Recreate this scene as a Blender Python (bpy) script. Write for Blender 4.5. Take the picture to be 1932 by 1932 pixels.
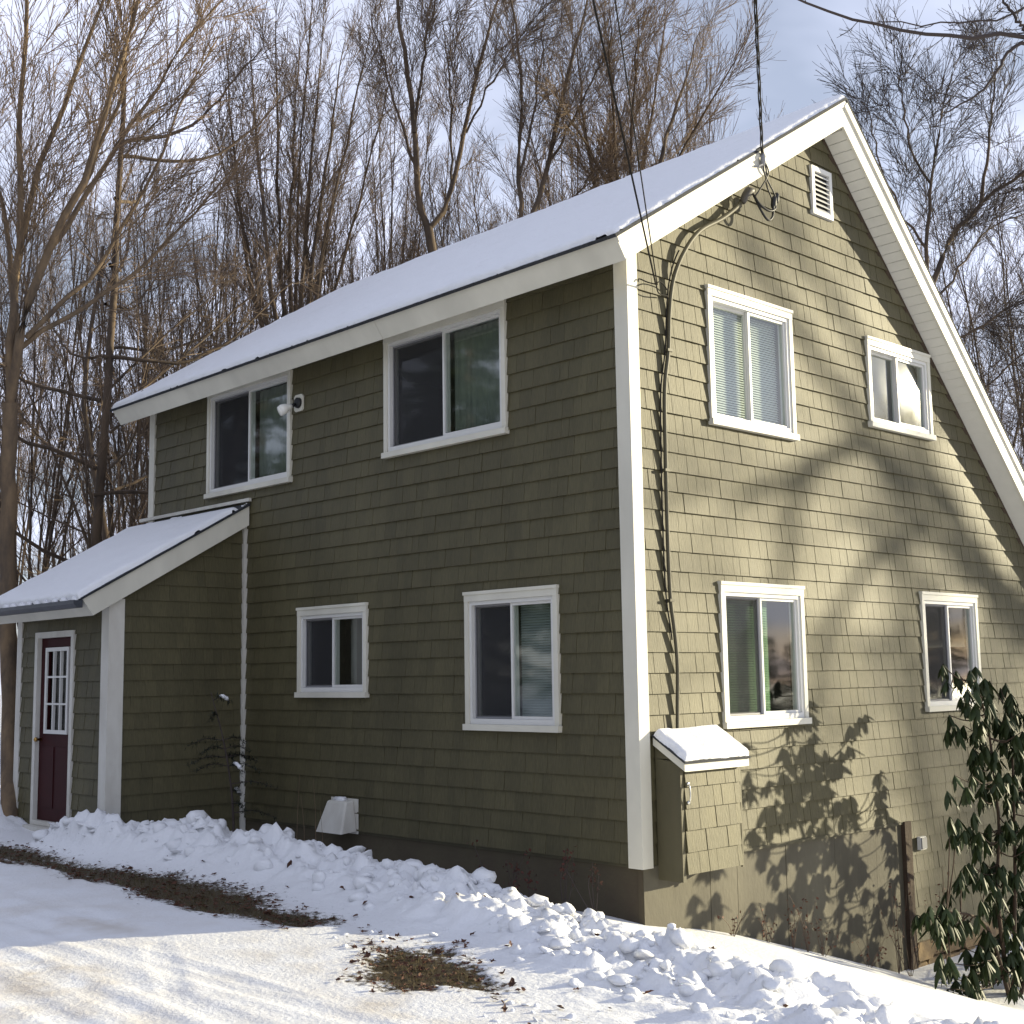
import bpy, math, random
import numpy as np

for o in list(bpy.data.objects):
    bpy.data.objects.remove(o, do_unlink=True)
sc = bpy.context.scene
COL = sc.collection
random.seed(7)
RNG = np.random.default_rng(7)
R = math.radians

# ------------------------------------------------------------------ camera
CAM = np.array([7.339, -8.494, 1.613])
YAW, PITCH, ROLL = R(-46.152), R(7.167), R(-0.885)
FOC = 2464.0 / 1932.0                       # focal length / picture width
_f = np.array([math.sin(YAW)*math.cos(PITCH), math.cos(YAW)*math.cos(PITCH), math.sin(PITCH)])
_r = np.array([math.cos(YAW), -math.sin(YAW), 0.0])
_u = np.cross(_r, _f)
_c, _s = math.cos(ROLL), math.sin(ROLL)
_r, _u = _r*_c + _u*_s, -_r*_s + _u*_c
cam_data = bpy.data.cameras.new('camera')
cam_data.sensor_width = 36.0
cam_data.lens = 36.0*FOC
cam_data.clip_start = 0.05
cam_data.clip_end = 2000.0
cam = bpy.data.objects.new('camera', cam_data)
COL.objects.link(cam)
from mathutils import Matrix, Vector
M = Matrix.Identity(4)
for i in range(3):
    M[i][0], M[i][1], M[i][2], M[i][3] = _r[i], _u[i], -_f[i], CAM[i]
cam.matrix_world = M
sc.camera = cam

def at(u, v, dist):
    """world point at a distance (m, along the view axis) in the direction of a spot of the 1932 px wide layout sketch"""
    return CAM + dist*(_f + _r*(u-966.0)/2464.0 - _u*(v-966.0)/2464.0)

# ------------------------------------------------------------------ light
SUN_DIR = np.array([1.0, 2.0, 0.46]); SUN_DIR /= np.linalg.norm(SUN_DIR)
SUN_EL = math.asin(SUN_DIR[2]); SUN_AZ = math.atan2(SUN_DIR[0], SUN_DIR[1])
world = bpy.data.worlds.new('World'); sc.world = world
world.use_nodes = True
nt = world.node_tree; nt.nodes.clear()
def N(nt, typ, **kw):
    n = nt.nodes.new(typ)
    for k, v in kw.items():
        setattr(n, k, v)
    return n
w_out = N(nt, 'ShaderNodeOutputWorld'); w_bg = N(nt, 'ShaderNodeBackground')
w_sky = N(nt, 'ShaderNodeTexSky', sky_type='NISHITA')
w_sky.sun_disc = False; w_sky.sun_elevation = SUN_EL; w_sky.sun_rotation = SUN_AZ
w_sky.air_density = 1.0; w_sky.dust_density = 0.3; w_sky.ozone_density = 1.6
w_tc = N(nt, 'ShaderNodeTexCoord'); w_sep = N(nt, 'ShaderNodeSeparateXYZ')
w_add = N(nt, 'ShaderNodeMath', operation='ADD'); w_add.inputs[1].default_value = 0.22
w_max = N(nt, 'ShaderNodeMath', operation='MAXIMUM'); w_max.inputs[1].default_value = 0.12
w_dx = N(nt, 'ShaderNodeMath', operation='DIVIDE'); w_dy = N(nt, 'ShaderNodeMath', operation='DIVIDE')
w_cmb = N(nt, 'ShaderNodeCombineXYZ')
w_noise = N(nt, 'ShaderNodeTexNoise'); w_noise.inputs['Scale'].default_value = 1.5
w_noise.inputs['Detail'].default_value = 5.0; w_noise.inputs['Roughness'].default_value = 0.52
w_noise.inputs['Distortion'].default_value = 0.5
w_ramp = N(nt, 'ShaderNodeValToRGB')
w_ramp.color_ramp.elements[0].position = 0.40; w_ramp.color_ramp.elements[0].color = (0.36, 0.36, 0.36, 1)
w_ramp.color_ramp.elements[1].position = 0.62; w_ramp.color_ramp.elements[1].color = (0.9, 0.9, 0.9, 1)
w_mix = N(nt, 'ShaderNodeMix', data_type='RGBA')
w_mix.inputs['B'].default_value = (10.8, 11.5, 14.4, 1)
L = nt.links.new
L(w_tc.outputs['Generated'], w_sep.inputs[0])
L(w_sep.outputs['Z'], w_add.inputs[0]); L(w_add.outputs[0], w_max.inputs[0])
L(w_sep.outputs['X'], w_dx.inputs[0]); L(w_max.outputs[0], w_dx.inputs[1])
L(w_sep.outputs['Y'], w_dy.inputs[0]); L(w_max.outputs[0], w_dy.inputs[1])
L(w_dx.outputs[0], w_cmb.inputs['X']); L(w_dy.outputs[0], w_cmb.inputs['Y'])
L(w_cmb.outputs[0], w_noise.inputs['Vector']); L(w_noise.outputs['Fac'], w_ramp.inputs['Fac'])
L(w_ramp.outputs['Color'], w_mix.inputs['Factor'])
L(w_sky.outputs['Color'], w_mix.inputs['A']); L(w_mix.outputs['Result'], w_bg.inputs['Color'])
L(w_bg.outputs[0], w_out.inputs['Surface'])
w_bg.inputs['Strength'].default_value = 0.048

sun_d = bpy.data.lights.new('sun', 'SUN'); sun_d.energy = 5.0; sun_d.angle = R(0.53); sun_d.color = (1.0, 0.89, 0.61)
sun = bpy.data.objects.new('sun', sun_d); COL.objects.link(sun)
sun.rotation_euler = Vector(SUN_DIR).to_track_quat('Z', 'Y').to_euler()
sun.location = (20, 40, 12)

vs = sc.view_settings
sc.display_settings.display_device = 'sRGB'
vs.view_transform = 'Standard'; vs.look = 'None'; vs.gamma = 1.0; vs.use_curve_mapping = False
vs.exposure = 1.1
cy = sc.cycles
cy.max_bounces = 6; cy.diffuse_bounces = 3; cy.glossy_bounces = 3; cy.transmission_bounces = 4; cy.transparent_max_bounces = 10
cy.caustics_reflective = False; cy.caustics_refractive = False

# ------------------------------------------------------------------ helpers
def off(o):
    v = np.zeros(3)
    while o is not None:
        v += np.array(o.location); o = o.parent
    return v

def tag(o, label=None, cat=None, group=None, kind=None):
    if label: o['label'] = label
    if cat: o['category'] = cat
    if group: o['group'] = group
    if kind: o['kind'] = kind
    return o

def empty(name, loc=(0, 0, 0), parent=None):
    o = bpy.data.objects.new(name, None); COL.objects.link(o)
    o.location = loc; o.parent = parent; o.empty_display_size = 0.2
    return o

def mesh_obj(name, verts, faces, mat, parent=None, smooth=False, origin=None):
    v = np.asarray(verts, dtype=float).reshape(-1, 3)
    me = bpy.data.meshes.new(name)
    o = bpy.data.objects.new(name, me)
    base = off(parent) if parent is not None else np.zeros(3)
    if origin is not None:
        o.location = Vector(np.asarray(origin) - base); base = np.asarray(origin, float)
    me.from_pydata((v - base).tolist(), [], faces)
    if mat is not None: me.materials.append(mat)
    if smooth: me.shade_smooth()
    me.update()
    COL.objects.link(o)
    if parent is not None: o.parent = parent
    return o

def fast_mesh(name, verts, quads, mat, parent=None, smooth=False):
    """big numpy mesh of quads"""
    v = np.asarray(verts, np.float32).reshape(-1, 3)
    if parent is not None: v = v - off(parent).astype(np.float32)
    q = np.asarray(quads, np.int32); k = q.shape[1]
    me = bpy.data.meshes.new(name)
    me.vertices.add(len(v)); me.vertices.foreach_set('co', v.ravel())
    me.loops.add(q.size); me.loops.foreach_set('vertex_index', q.ravel())
    me.polygons.add(len(q)); me.polygons.foreach_set('loop_start', np.arange(0, q.size, k, dtype=np.int32))
    if smooth: me.polygons.foreach_set('use_smooth', np.ones(len(q), bool))
    me.update(calc_edges=True)
    if mat is not None: me.materials.append(mat)
    o = bpy.data.objects.new(name, me); COL.objects.link(o)
    if parent is not None: o.parent = parent
    return o

class MB:
    def __init__(self): self.v = []; self.f = []
    def poly(self, pts):
        n = len(self.v); self.v += [tuple(p) for p in pts]; self.f.append(tuple(range(n, n+len(pts))))
    def box(self, x0, x1, y0, y1, z0, z1, m=lambda a, b, c: (a, b, c)):
        n = len(self.v)
        for z in (z0, z1):
            for (x, y) in ((x0, y0), (x1, y0), (x1, y1), (x0, y1)): self.v.append(m(x, y, z))
        self.f += [tuple(n+i for i in q) for q in ((3,2,1,0),(4,5,6,7),(0,1,5,4),(1,2,6,5),(2,3,7,6),(3,0,4,7))]
    def prism(self, poly, a0, a1, m):
        """poly: list of (p,q); extruded along a from a0 to a1; m(p,q,a)->xyz"""
        n = len(self.v); k = len(poly)
        for a in (a0, a1): self.v += [m(p, q, a) for p, q in poly]
        self.f.append(tuple(range(n+k-1, n-1, -1))); self.f.append(tuple(range(n+k, n+2*k)))
        for i in range(k):
            j = (i+1) % k; self.f.append((n+i, n+j, n+k+j, n+k+i))
    def tube(self, pts, rad, sides=8, caps=True):
        pts = np.asarray(pts, float); P = len(pts)
        rad = np.full(P, rad) if np.isscalar(rad) else np.asarray(rad)
        n = len(self.v); t = np.gradient(pts, axis=0); t /= np.linalg.norm(t, axis=1)[:, None]+1e-9
        ref = np.array([0.31, 0.17, 0.93]) if abs(t[0] @ np.array([0.31, 0.17, 0.93])) < 0.95 else np.array([1.0, 0.1, 0])
        for i in range(P):
            a = np.cross(t[i], ref); a /= np.linalg.norm(a); b = np.cross(t[i], a)
            for s in range(sides):
                th = 2*math.pi*s/sides
                self.v.append(tuple(pts[i]+rad[i]*(a*math.cos(th)+b*math.sin(th))))
        for i in range(P-1):
            for s in range(sides):
                s2 = (s+1) % sides
                self.f.append((n+i*sides+s, n+i*sides+s2, n+(i+1)*sides+s2, n+(i+1)*sides+s))
        if caps:
            self.f.append(tuple(n+s for s in range(sides-1, -1, -1))); self.f.append(tuple(n+(P-1)*sides+s for s in range(sides)))
    def build(self, name, mat, parent=None, smooth=False, origin=None):
        return mesh_obj(name, self.v, self.f, mat, parent, smooth, origin)

def spline(pts, n=24):
    """Catmull-Rom through the points"""
    p = np.asarray(pts, float); p = np.vstack([2*p[0]-p[1], p, 2*p[-1]-p[-2]])
    out = []
    m = len(p)-3
    for t in np.linspace(0, m-1e-6, n):
        i = int(t); s = t-i
        a, b, c, d = p[i], p[i+1], p[i+2], p[i+3]
        out.append(0.5*((2*b)+(-a+c)*s+(2*a-5*b+4*c-d)*s*s+(-a+3*b-3*c+d)*s**3))
    return np.array(out)

def smoothstep(a, b, x):
    t = np.clip((x-a)/(b-a), 0, 1); return t*t*(3-2*t)

_tab = RNG.random((256, 256))
def vnoise(x, y, s=0):
    xi = np.floor(x).astype(int); yi = np.floor(y).astype(int)
    fx = x-xi; fy = y-yi; fx = fx*fx*(3-2*fx); fy = fy*fy*(3-2*fy)
    g = lambda a, b: _tab[(a*7+s*31+b*13) % 256, (b*5+s*17+a*3) % 256]
    return (g(xi, yi)*(1-fx)+g(xi+1, yi)*fx)*(1-fy)+(g(xi, yi+1)*(1-fx)+g(xi+1, yi+1)*fx)*fy
def fbm(x, y, o=4, s=0):
    v = 0; a = 0.5
    for k in range(o):
        v = v+a*(vnoise(x*2**k, y*2**k, s+k)-0.5); a *= 0.5
    return v

# ------------------------------------------------------------------ materials
def material(name, col, rough=0.6, var=0.0, var_scale=6.0, stretch=(1, 1, 1), col2=None, bump=0.0, bump_scale=60.0, spec=0.4, metal=0.0, rand=0.0, weather=0.0):
    m = bpy.data.materials.new(name); m.use_nodes = True
    t = m.node_tree; b = t.nodes['Principled BSDF']
    b.inputs['Roughness'].default_value = rough; b.inputs['Metallic'].default_value = metal
    b.inputs['Specular IOR Level'].default_value = spec
    b.inputs['Base Color'].default_value = (*col, 1)
    L = t.links.new
    geo = N(t, 'ShaderNodeNewGeometry'); mp = N(t, 'ShaderNodeMapping'); mp.inputs['Scale'].default_value = stretch
    L(geo.outputs['Position'], mp.inputs['Vector'])
    if var > 0 or col2 or rand > 0:
        ns = N(t, 'ShaderNodeTexNoise'); ns.inputs['Scale'].default_value = var_scale; ns.inputs['Detail'].default_value = 5
        ns.inputs['Roughness'].default_value = 0.6
        L(mp.outputs[0], ns.inputs['Vector'])
        mx = N(t, 'ShaderNodeMix', data_type='RGBA')
        c2 = col2 or tuple(c*(1-var) for c in col); c1 = col if col2 else tuple(min(1, c*(1+var)) for c in col)
        mx.inputs['A'].default_value = (*c1, 1); mx.inputs['B'].default_value = (*c2, 1)
        rp = N(t, 'ShaderNodeMapRange'); rp.inputs[1].default_value = 0.32; rp.inputs[2].default_value = 0.68
        L(ns.outputs['Fac'], rp.inputs[0]); L(rp.outputs[0], mx.inputs['Factor'])
        out = mx.outputs['Result']
        if rand > 0:
            oi = N(t, 'ShaderNodeObjectInfo'); av = N(t, 'ShaderNodeAttribute'); av.attribute_name = 'tone'
            ad = N(t, 'ShaderNodeMath', operation='ADD'); fr = N(t, 'ShaderNodeMath', operation='FRACT')
            L(oi.outputs['Random'], ad.inputs[0]); L(av.outputs['Fac'], ad.inputs[1]); L(ad.outputs[0], fr.inputs[0])
            mr = N(t, 'ShaderNodeMapRange'); mr.inputs[3].default_value = 1-rand; mr.inputs[4].default_value = 1+rand
            L(fr.outputs[0], mr.inputs[0])
            vm = N(t, 'ShaderNodeVectorMath', operation='SCALE')
            L(out, vm.inputs[0]); L(mr.outputs[0], vm.inputs['Scale']); out = vm.outputs[0]
        if weather > 0:
            nw = N(t, 'ShaderNodeTexNoise'); nw.inputs['Scale'].default_value = 0.9; nw.inputs['Detail'].default_value = 4
            mw = N(t, 'ShaderNodeMapping'); mw.inputs['Scale'].default_value = (1.6, 1.6, 0.55)
            L(geo.outputs['Position'], mw.inputs['Vector']); L(mw.outputs[0], nw.inputs['Vector'])
            wr = N(t, 'ShaderNodeMapRange'); wr.inputs[1].default_value = 0.3; wr.inputs[2].default_value = 0.7; wr.inputs[3].default_value = 1-weather; wr.inputs[4].default_value = 1+weather
            L(nw.outputs['Fac'], wr.inputs[0])
            vw = N(t, 'ShaderNodeVectorMath', operation='SCALE'); L(out, vw.inputs[0]); L(wr.outputs[0], vw.inputs['Scale']); out = vw.outputs[0]
        L(out, b.inputs['Base Color'])
    if bump > 0:
        nb = N(t, 'ShaderNodeTexNoise'); nb.inputs['Scale'].default_value = bump_scale; nb.inputs['Detail'].default_value = 4
        L(mp.outputs[0], nb.inputs['Vector'])
        bp = N(t, 'ShaderNodeBump'); bp.inputs['Strength'].default_value = bump; bp.inputs['Distance'].default_value = 0.01
        L(nb.outputs['Fac'], bp.inputs['Height']); L(bp.outputs[0], b.inputs['Normal'])
    return m

MAT = {}
MAT['shake'] = material('olive_painted_shingle', (0.076, 0.0665, 0.0325), 0.62, 0.16, 14, (6, 6, 0.6), bump=0.35, bump_scale=16, rand=0.10, weather=0.15)
MAT['olive'] = material('olive_painted_board', (0.070, 0.062, 0.034), 0.6, 0.12, 3, (2, 2, 1), bump=0.15)
MAT['panel'] = material('painted_foundation_panel', (0.102, 0.092, 0.064), 0.75, 0.0, 2.2, (1, 1, 0.5), col2=(0.070, 0.062, 0.043), bump=0.3, bump_scale=25, weather=0.2)
MAT['white'] = material('white_trim_paint', (0.575, 0.555, 0.475), 0.5, 0.045, 2.0, (1.5, 1.5, .6), bump=0.06, bump_scale=20, weather=0.13)
MAT['vinyl'] = material('white_vinyl', (0.62, 0.615, 0.59), 0.35, 0.02, 5)
MAT['weathered_white'] = material('weathered_white_paint', (0.62, 0.605, 0.55), 0.55, 0, 3.5, (1, 1, .35), col2=(0.48, 0.455, 0.40), bump=0.2)
MAT['soffit'] = material('soffit_white', (0.64, 0.63, 0.58), 0.5, 0.03, 8)
MAT['asphalt'] = material('dark_roof_shingle', (0.028, 0.03, 0.034), 0.9, 0.3, 30, bump=0.5)
MAT['gutter'] = material('dark_gutter_metal', (0.035, 0.04, 0.05), 0.4, 0.15, 6)
MAT['wood_dark'] = material('dark_weathered_wood', (0.045, 0.028, 0.017), 0.85, 0.35, 10, (4, 4, 0.5), bump=0.5)
MAT['stone'] = material('tan_stone', (0.30, 0.21, 0.11), 0.85, 0, 6, col2=(0.10, 0.07, 0.045), bump=0.8, bump_scale=14)
MAT['under'] = material('dark_foundation_wall', (0.073, 0.062, 0.036), 0.85, 0, 2.5, col2=(0.060, 0.046, 0.029), bump=0.4, bump_scale=20)
MAT['inside'] = material('dim_room_wall', (0.16, 0.15, 0.14), 0.9)
MAT['door_red'] = material('dark_red_door_paint', (0.034, 0.004, 0.005), 0.65, 0.12, 5, bump=0.05, spec=0.2)
MAT['brass'] = material('aged_brass', (0.45, 0.28, 0.09), 0.35, metal=1.0)
MAT['steel'] = material('zinc_steel', (0.6, 0.6, 0.58), 0.3, metal=1.0)
MAT['grey_metal'] = material('grey_frame', (0.22, 0.22, 0.23), 0.45)
MAT['black'] = material('black_rubber', (0.012, 0.012, 0.012), 0.5)
MAT['cable'] = material('weathered_cable', (0.022, 0.020, 0.018), 0.85, 0.3, 30, spec=0.1)
MAT['conduit'] = material('painted_conduit', (0.060, 0.053, 0.030), 0.6, 0.1, 10)
MAT['conduit_hi'] = material('grey_weatherhead', (0.06, 0.055, 0.05), 0.5)
MAT['slat_green'] = material('green_blind_slat', (0.30, 0.46, 0.26), 0.5)
MAT['slat_and_reflection'] = material('white_blind_slat', (0.82, 0.83, 0.80), 0.5)
MAT['slat_grey'] = material('grey_blind_slat', (0.30, 0.33, 0.33), 0.5)
MAT['curtain'] = material('pale_curtain', (0.15, 0.165, 0.14), 0.9, 0.1, 8)
MAT['bulb'] = material('white_lamp_glass', (0.78, 0.77, 0.72), 0.25)
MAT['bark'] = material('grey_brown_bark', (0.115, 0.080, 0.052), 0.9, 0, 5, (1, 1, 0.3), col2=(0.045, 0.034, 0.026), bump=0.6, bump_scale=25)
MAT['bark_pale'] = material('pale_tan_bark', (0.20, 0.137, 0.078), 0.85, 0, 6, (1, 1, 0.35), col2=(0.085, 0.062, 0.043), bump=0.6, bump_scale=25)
MAT['twig'] = material('brown_twig', (0.115, 0.080, 0.056), 0.85)
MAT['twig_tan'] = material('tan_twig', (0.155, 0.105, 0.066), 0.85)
MAT['twig_dark'] = material('dark_twig', (0.05, 0.038, 0.034), 0.85)
MAT['leaf'] = material('rhododendron_leaf', (0.024, 0.038, 0.011), 0.55, 0.3, 20, spec=0.22, rand=0.3)
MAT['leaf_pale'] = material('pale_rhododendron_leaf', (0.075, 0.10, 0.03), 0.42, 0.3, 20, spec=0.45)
MAT['needle_far'] = material('added_hemlock_foliage', (0.030, 0.048, 0.022), 0.7)
MAT['needle'] = material('hemlock_needle', (0.010, 0.016, 0.008), 0.6, 0.3, 20)
MAT['dead_leaf'] = material('brown_dead_leaf', (0.085, 0.034, 0.018), 0.75, 0.4, 40, rand=0.4)
MAT['red_leaf'] = material('dull_red_leaf', (0.06, 0.016, 0.010), 0.75, 0.4, 40)
MAT['grass'] = material('dry_winter_grass', (0.085, 0.075, 0.026), 0.8, 0, 9, col2=(0.07, 0.045, 0.022))

def snow_material(name, ground=False):
    m = bpy.data.materials.new(name); m.use_nodes = True
    t = m.node_tree; b = t.nodes['Principled BSDF']; L = t.links.new
    b.inputs['Roughness'].default_value = 0.55; b.inputs['Specular IOR Level'].default_value = 0.3
    b.inputs['Base Color'].default_value = (0.745, 0.75, 0.765, 1)
    b.inputs['Subsurface Weight'].default_value = 0.0
    geo = N(t, 'ShaderNodeNewGeometry')
    nb = N(t, 'ShaderNodeTexNoise'); nb.inputs['Scale'].default_value = 22; nb.inputs['Detail'].default_value = 6; nb.inputs['Roughness'].default_value = 0.65
    L(geo.outputs['Position'], nb.inputs['Vector'])
    bp = N(t, 'ShaderNodeBump'); bp.inputs['Strength'].default_value = 0.5; bp.inputs['Distance'].default_value = 0.025
    L(nb.outputs['Fac'], bp.inputs['Height']); L(bp.outputs[0], b.inputs['Normal'])
    if ground:
        at_ = N(t, 'ShaderNodeAttribute'); at_.attribute_name = 'bare'
        ad = N(t, 'ShaderNodeAttribute'); ad.attribute_name = 'dirt'
        n2 = N(t, 'ShaderNodeTexNoise'); n2.inputs['Scale'].default_value = 19; n2.inputs['Detail'].default_value = 7; n2.inputs['Roughness'].default_value = 0.7
        n3 = N(t, 'ShaderNodeTexNoise'); n3.inputs['Scale'].default_value = 45; n3.inputs['Detail'].default_value = 5
        n4 = N(t, 'ShaderNodeTexNoise'); n4.inputs['Scale'].default_value = 3.1; n4.inputs['Detail'].default_value = 5
        for n in (n2, n3, n4): L(geo.outputs['Position'], n.inputs['Vector'])
        # bare soil shows where attribute + noise > 0.5
        a1 = N(t, 'ShaderNodeMath', operation='MULTIPLY_ADD'); a1.inputs[1].default_value = 1.7; a1.inputs[2].default_value = -0.85
        L(n2.outputs['Fac'], a1.inputs[0])
        a2 = N(t, 'ShaderNodeMath', operation='ADD'); L(a1.outputs[0], a2.inputs[0]); L(at_.outputs['Fac'], a2.inputs[1])
        st = N(t, 'ShaderNodeMapRange'); st.inputs[1].default_value = 0.40; st.inputs[2].default_value = 0.66
        L(a2.outputs[0], st.inputs[0])
        soil = N(t, 'ShaderNodeMix', data_type='RGBA'); soil.inputs['A'].default_value = (0.030, 0.020, 0.012, 1); soil.inputs['B'].default_value = (0.085, 0.062, 0.028, 1)
        L(n3.outputs['Fac'], soil.inputs['Factor'])
        snow = N(t, 'ShaderNodeMix', data_type='RGBA'); snow.inputs['A'].default_value = (0.745, 0.75, 0.765, 1); snow.inputs['B'].default_value = (0.50, 0.44, 0.36, 1)
        dm = N(t, 'ShaderNodeMath', operation='MULTIPLY'); dr = N(t, 'ShaderNodeMapRange'); dr.inputs[1].default_value = 0.38; dr.inputs[2].default_value = 0.7
        L(n4.outputs['Fac'], dr.inputs[0]); L(dr.outputs[0], dm.inputs[0]); L(ad.outputs['Fac'], dm.inputs[1]); L(dm.outputs[0], snow.inputs['Factor'])
        fin = N(t, 'ShaderNodeMix', data_type='RGBA')
        L(st.outputs[0], fin.inputs['Factor']); L(snow.outputs['Result'], fin.inputs['A']); L(soil.outputs['Result'], fin.inputs['B'])
        L(fin.outputs['Result'], b.inputs['Base Color'])
    return m
MAT['snow'] = snow_material('snow')
MAT['ground'] = snow_material('snowy_ground', True)

def glass_material():
    m = bpy.data.materials.new('window_glass'); m.use_nodes = True
    t = m.node_tree; t.nodes.clear(); L = t.links.new
    o = N(t, 'ShaderNodeOutputMaterial'); mix = N(t, 'ShaderNodeMixShader')
    tr = N(t, 'ShaderNodeBsdfTransparent'); tr.inputs[0].default_value = (0.78, 0.84, 0.80, 1)
    gl = N(t, 'ShaderNodeBsdfGlossy'); gl.inputs['Roughness'].default_value = 0.045; gl.inputs['Color'].default_value = (0.95, 0.97, 0.96, 1)
    geo = N(t, 'ShaderNodeNewGeometry'); nz = N(t, 'ShaderNodeTexNoise'); nz.inputs['Scale'].default_value = 2.2; nz.inputs['Detail'].default_value = 1
    bp = N(t, 'ShaderNodeBump'); bp.inputs['Strength'].default_value = 0.035; bp.inputs['Distance'].default_value = 0.05
    L(geo.outputs['Position'], nz.inputs['Vector']); L(nz.outputs['Fac'], bp.inputs['Height']); L(bp.outputs[0], gl.inputs['Normal'])
    # Schlick reflectance of the double pane, the same from either side
    dt = N(t, 'ShaderNodeVectorMath', operation='DOT_PRODUCT'); ab = N(t, 'ShaderNodeMath', operation='ABSOLUTE'); om = N(t, 'ShaderNodeMath', operation='SUBTRACT'); om.inputs[0].default_value = 1.0
    pw5 = N(t, 'ShaderNodeMath', operation='POWER'); pw5.inputs[1].default_value = 5.0; k = N(t, 'ShaderNodeMath', operation='MULTIPLY_ADD'); k.inputs[1].default_value = 0.85; k.inputs[2].default_value = 0.15; k.use_clamp = True
    L(geo.outputs['Normal'], dt.inputs[0]); L(geo.outputs['Incoming'], dt.inputs[1]); L(dt.outputs['Value'], ab.inputs[0]); L(ab.outputs[0], om.inputs[1]); L(om.outputs[0], pw5.inputs[0]); L(pw5.outputs[0], k.inputs[0])
    L(k.outputs[0], mix.inputs[0]); L(tr.outputs[0], mix.inputs[1]); L(gl.outputs[0], mix.inputs[2]); L(mix.outputs[0], o.inputs[0])
    return m
MAT['glass'] = glass_material()
def screen_material():
    m = bpy.data.materials.new('insect_screen'); m.use_nodes = True
    t = m.node_tree; t.nodes.clear(); L = t.links.new
    o = N(t, 'ShaderNodeOutputMaterial'); mix = N(t, 'ShaderNodeMixShader'); mix.inputs[0].default_value = 0.62
    tr = N(t, 'ShaderNodeBsdfTransparent'); df = N(t, 'ShaderNodeBsdfDiffuse'); df.inputs['Color'].default_value = (0.045, 0.045, 0.047, 1)
    L(tr.outputs[0], mix.inputs[1]); L(df.outputs[0], mix.inputs[2]); L(mix.outputs[0], o.inputs[0])
    return m
MAT['screen'] = screen_material()

# ------------------------------------------------------------------ ground
ZX, ZZ = [-40, -14, -6, -3, 0, 3, 8, 60], [0.3, 0.0, -0.1, -0.2, -0.26, -0.3, -0.3, -0.3]
def crest_y(x): return np.interp(x, [-6.6, -5.6, -4.6, -3.6, -2, 0, 1, 2.5, 4], [-2.05, -2.02, -1.55, -1.3, -1.22, -1.25, -1.5, -1.62, -1.66])
def crest_z(x): return np.interp(x, [-6.6, -5.6, -4.6, -4.0, -2.6, -0.9, 0.23, 1.27, 1.94, 2.58, 3.29, 3.7, 4.6], [0.12, 0.17, 0.14, 0.10, 0.0, -0.06, -0.19, -0.26, -0.32, -0.36, -0.43, -0.5, -0.6])
def toe_y(x): return np.interp(x, [-6.6, -5.4, -4.7, -3.9, -2.9, -2.0, -1.2, -0.4, 0.2, 0.8, 1.5, 2.6, 4], [-2.45, -2.43, -2.35, -2.2, -2.1, -2.18, -2.2, -2.45, -2.4, -2.65, -2.95, -3.2, -3.3])
def base_h(x, y):
    zd = np.interp(x, ZX, ZZ)
    # the land falls away along the gable side
    slope = -0.34-0.285*np.minimum(y, 3.95)-0.13*np.clip(x, 0, 3.2)
    k = 0.16; hh = np.clip(0.5+0.5*(zd-slope)/k, 0, 1); low = zd*(1-hh)+slope*hh-k*hh*(1-hh)
    side = smoothstep(-1.6, -0.1, x)
    back = smoothstep(6, 16, y)*(1-side)*-1.0
    h = zd*(1-side)+low*side+back
    h = h-0.20*(1-side)*smoothstep(-6.2, -5.6, x)*smoothstep(-1.15, -0.5, y)*(1-smoothstep(.5, 1.0, y))
    h = h-0.13*np.exp(-((x-.5)/1.1)**2-((y+.05)/.75)**2)
    far = np.hypot(x-CAM[0], y-CAM[1])
    return h+smoothstep(14, 40, far)*1.1*fbm(x*0.09, y*0.09, 3, 5)
def bank_h(x, y):
    yc, zc, yt = crest_y(x), crest_z(x), toe_y(x)
    amp = zc-base_h(x, yc)
    t = np.where(y < yc, (yc-y)/np.maximum(yc-yt, 0.2), (y-yc)/np.where(x < .3, .55, .85))
    prof = np.where(t < 1.0, 0.5+0.5*np.cos(np.pi*np.clip(t, 0, 1)), 0)
    ends = smoothstep(-6.75, -6.35, x)*(1-smoothstep(3.9, 5.2, x))
    left = 0.24*np.exp(-((x+8.75)/0.5)**2-((y+1.9)/0.45)**2)
    return prof*amp*ends+left, prof*ends+left*3
def seg_dist(x, y, a, b):
    ax, ay = a; bx, by = b; dx, dy = bx-ax, by-ay
    t = np.clip(((x-ax)*dx+(y-ay)*dy)/(dx*dx+dy*dy), 0, 1)
    return np.hypot(x-ax-t*dx, y-ay-t*dy), t
def axis(lo, hi, step, far):
    a = list(np.arange(lo, hi, step)); s = step; v = a[0]; left = []
    while v > -far: s *= 1.18; v -= s; left.append(v)
    s = step; v = a[-1]; right = []
    while v < far: s *= 1.18; v += s; right.append(v)
    return np.array(left[::-1]+a+right)
gx = axis(-9.6, 5.2, 0.034, 260.0)
gy = axis(-6.4, 0.4, 0.034, 260.0)
# a finer run along the gable side
gy = np.unique(np.concatenate([gy[gy < 0.4], np.arange(0.42, 7.0, 0.09), gy[gy > 7.0]]))
GX, GY = np.meshgrid(gx, gy, indexing='ij')
H = base_h(GX, GY)
BK, BP = bank_h(GX, GY)
H = H+BK
near = (1-smoothstep(9, 20, np.hypot(GX-0.0, GY+3)))
H += near*(0.016*fbm(GX*0.7, GY*0.7, 2, 1)+0.0055*fbm(GX*5, GY*5, 4, 2))
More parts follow.
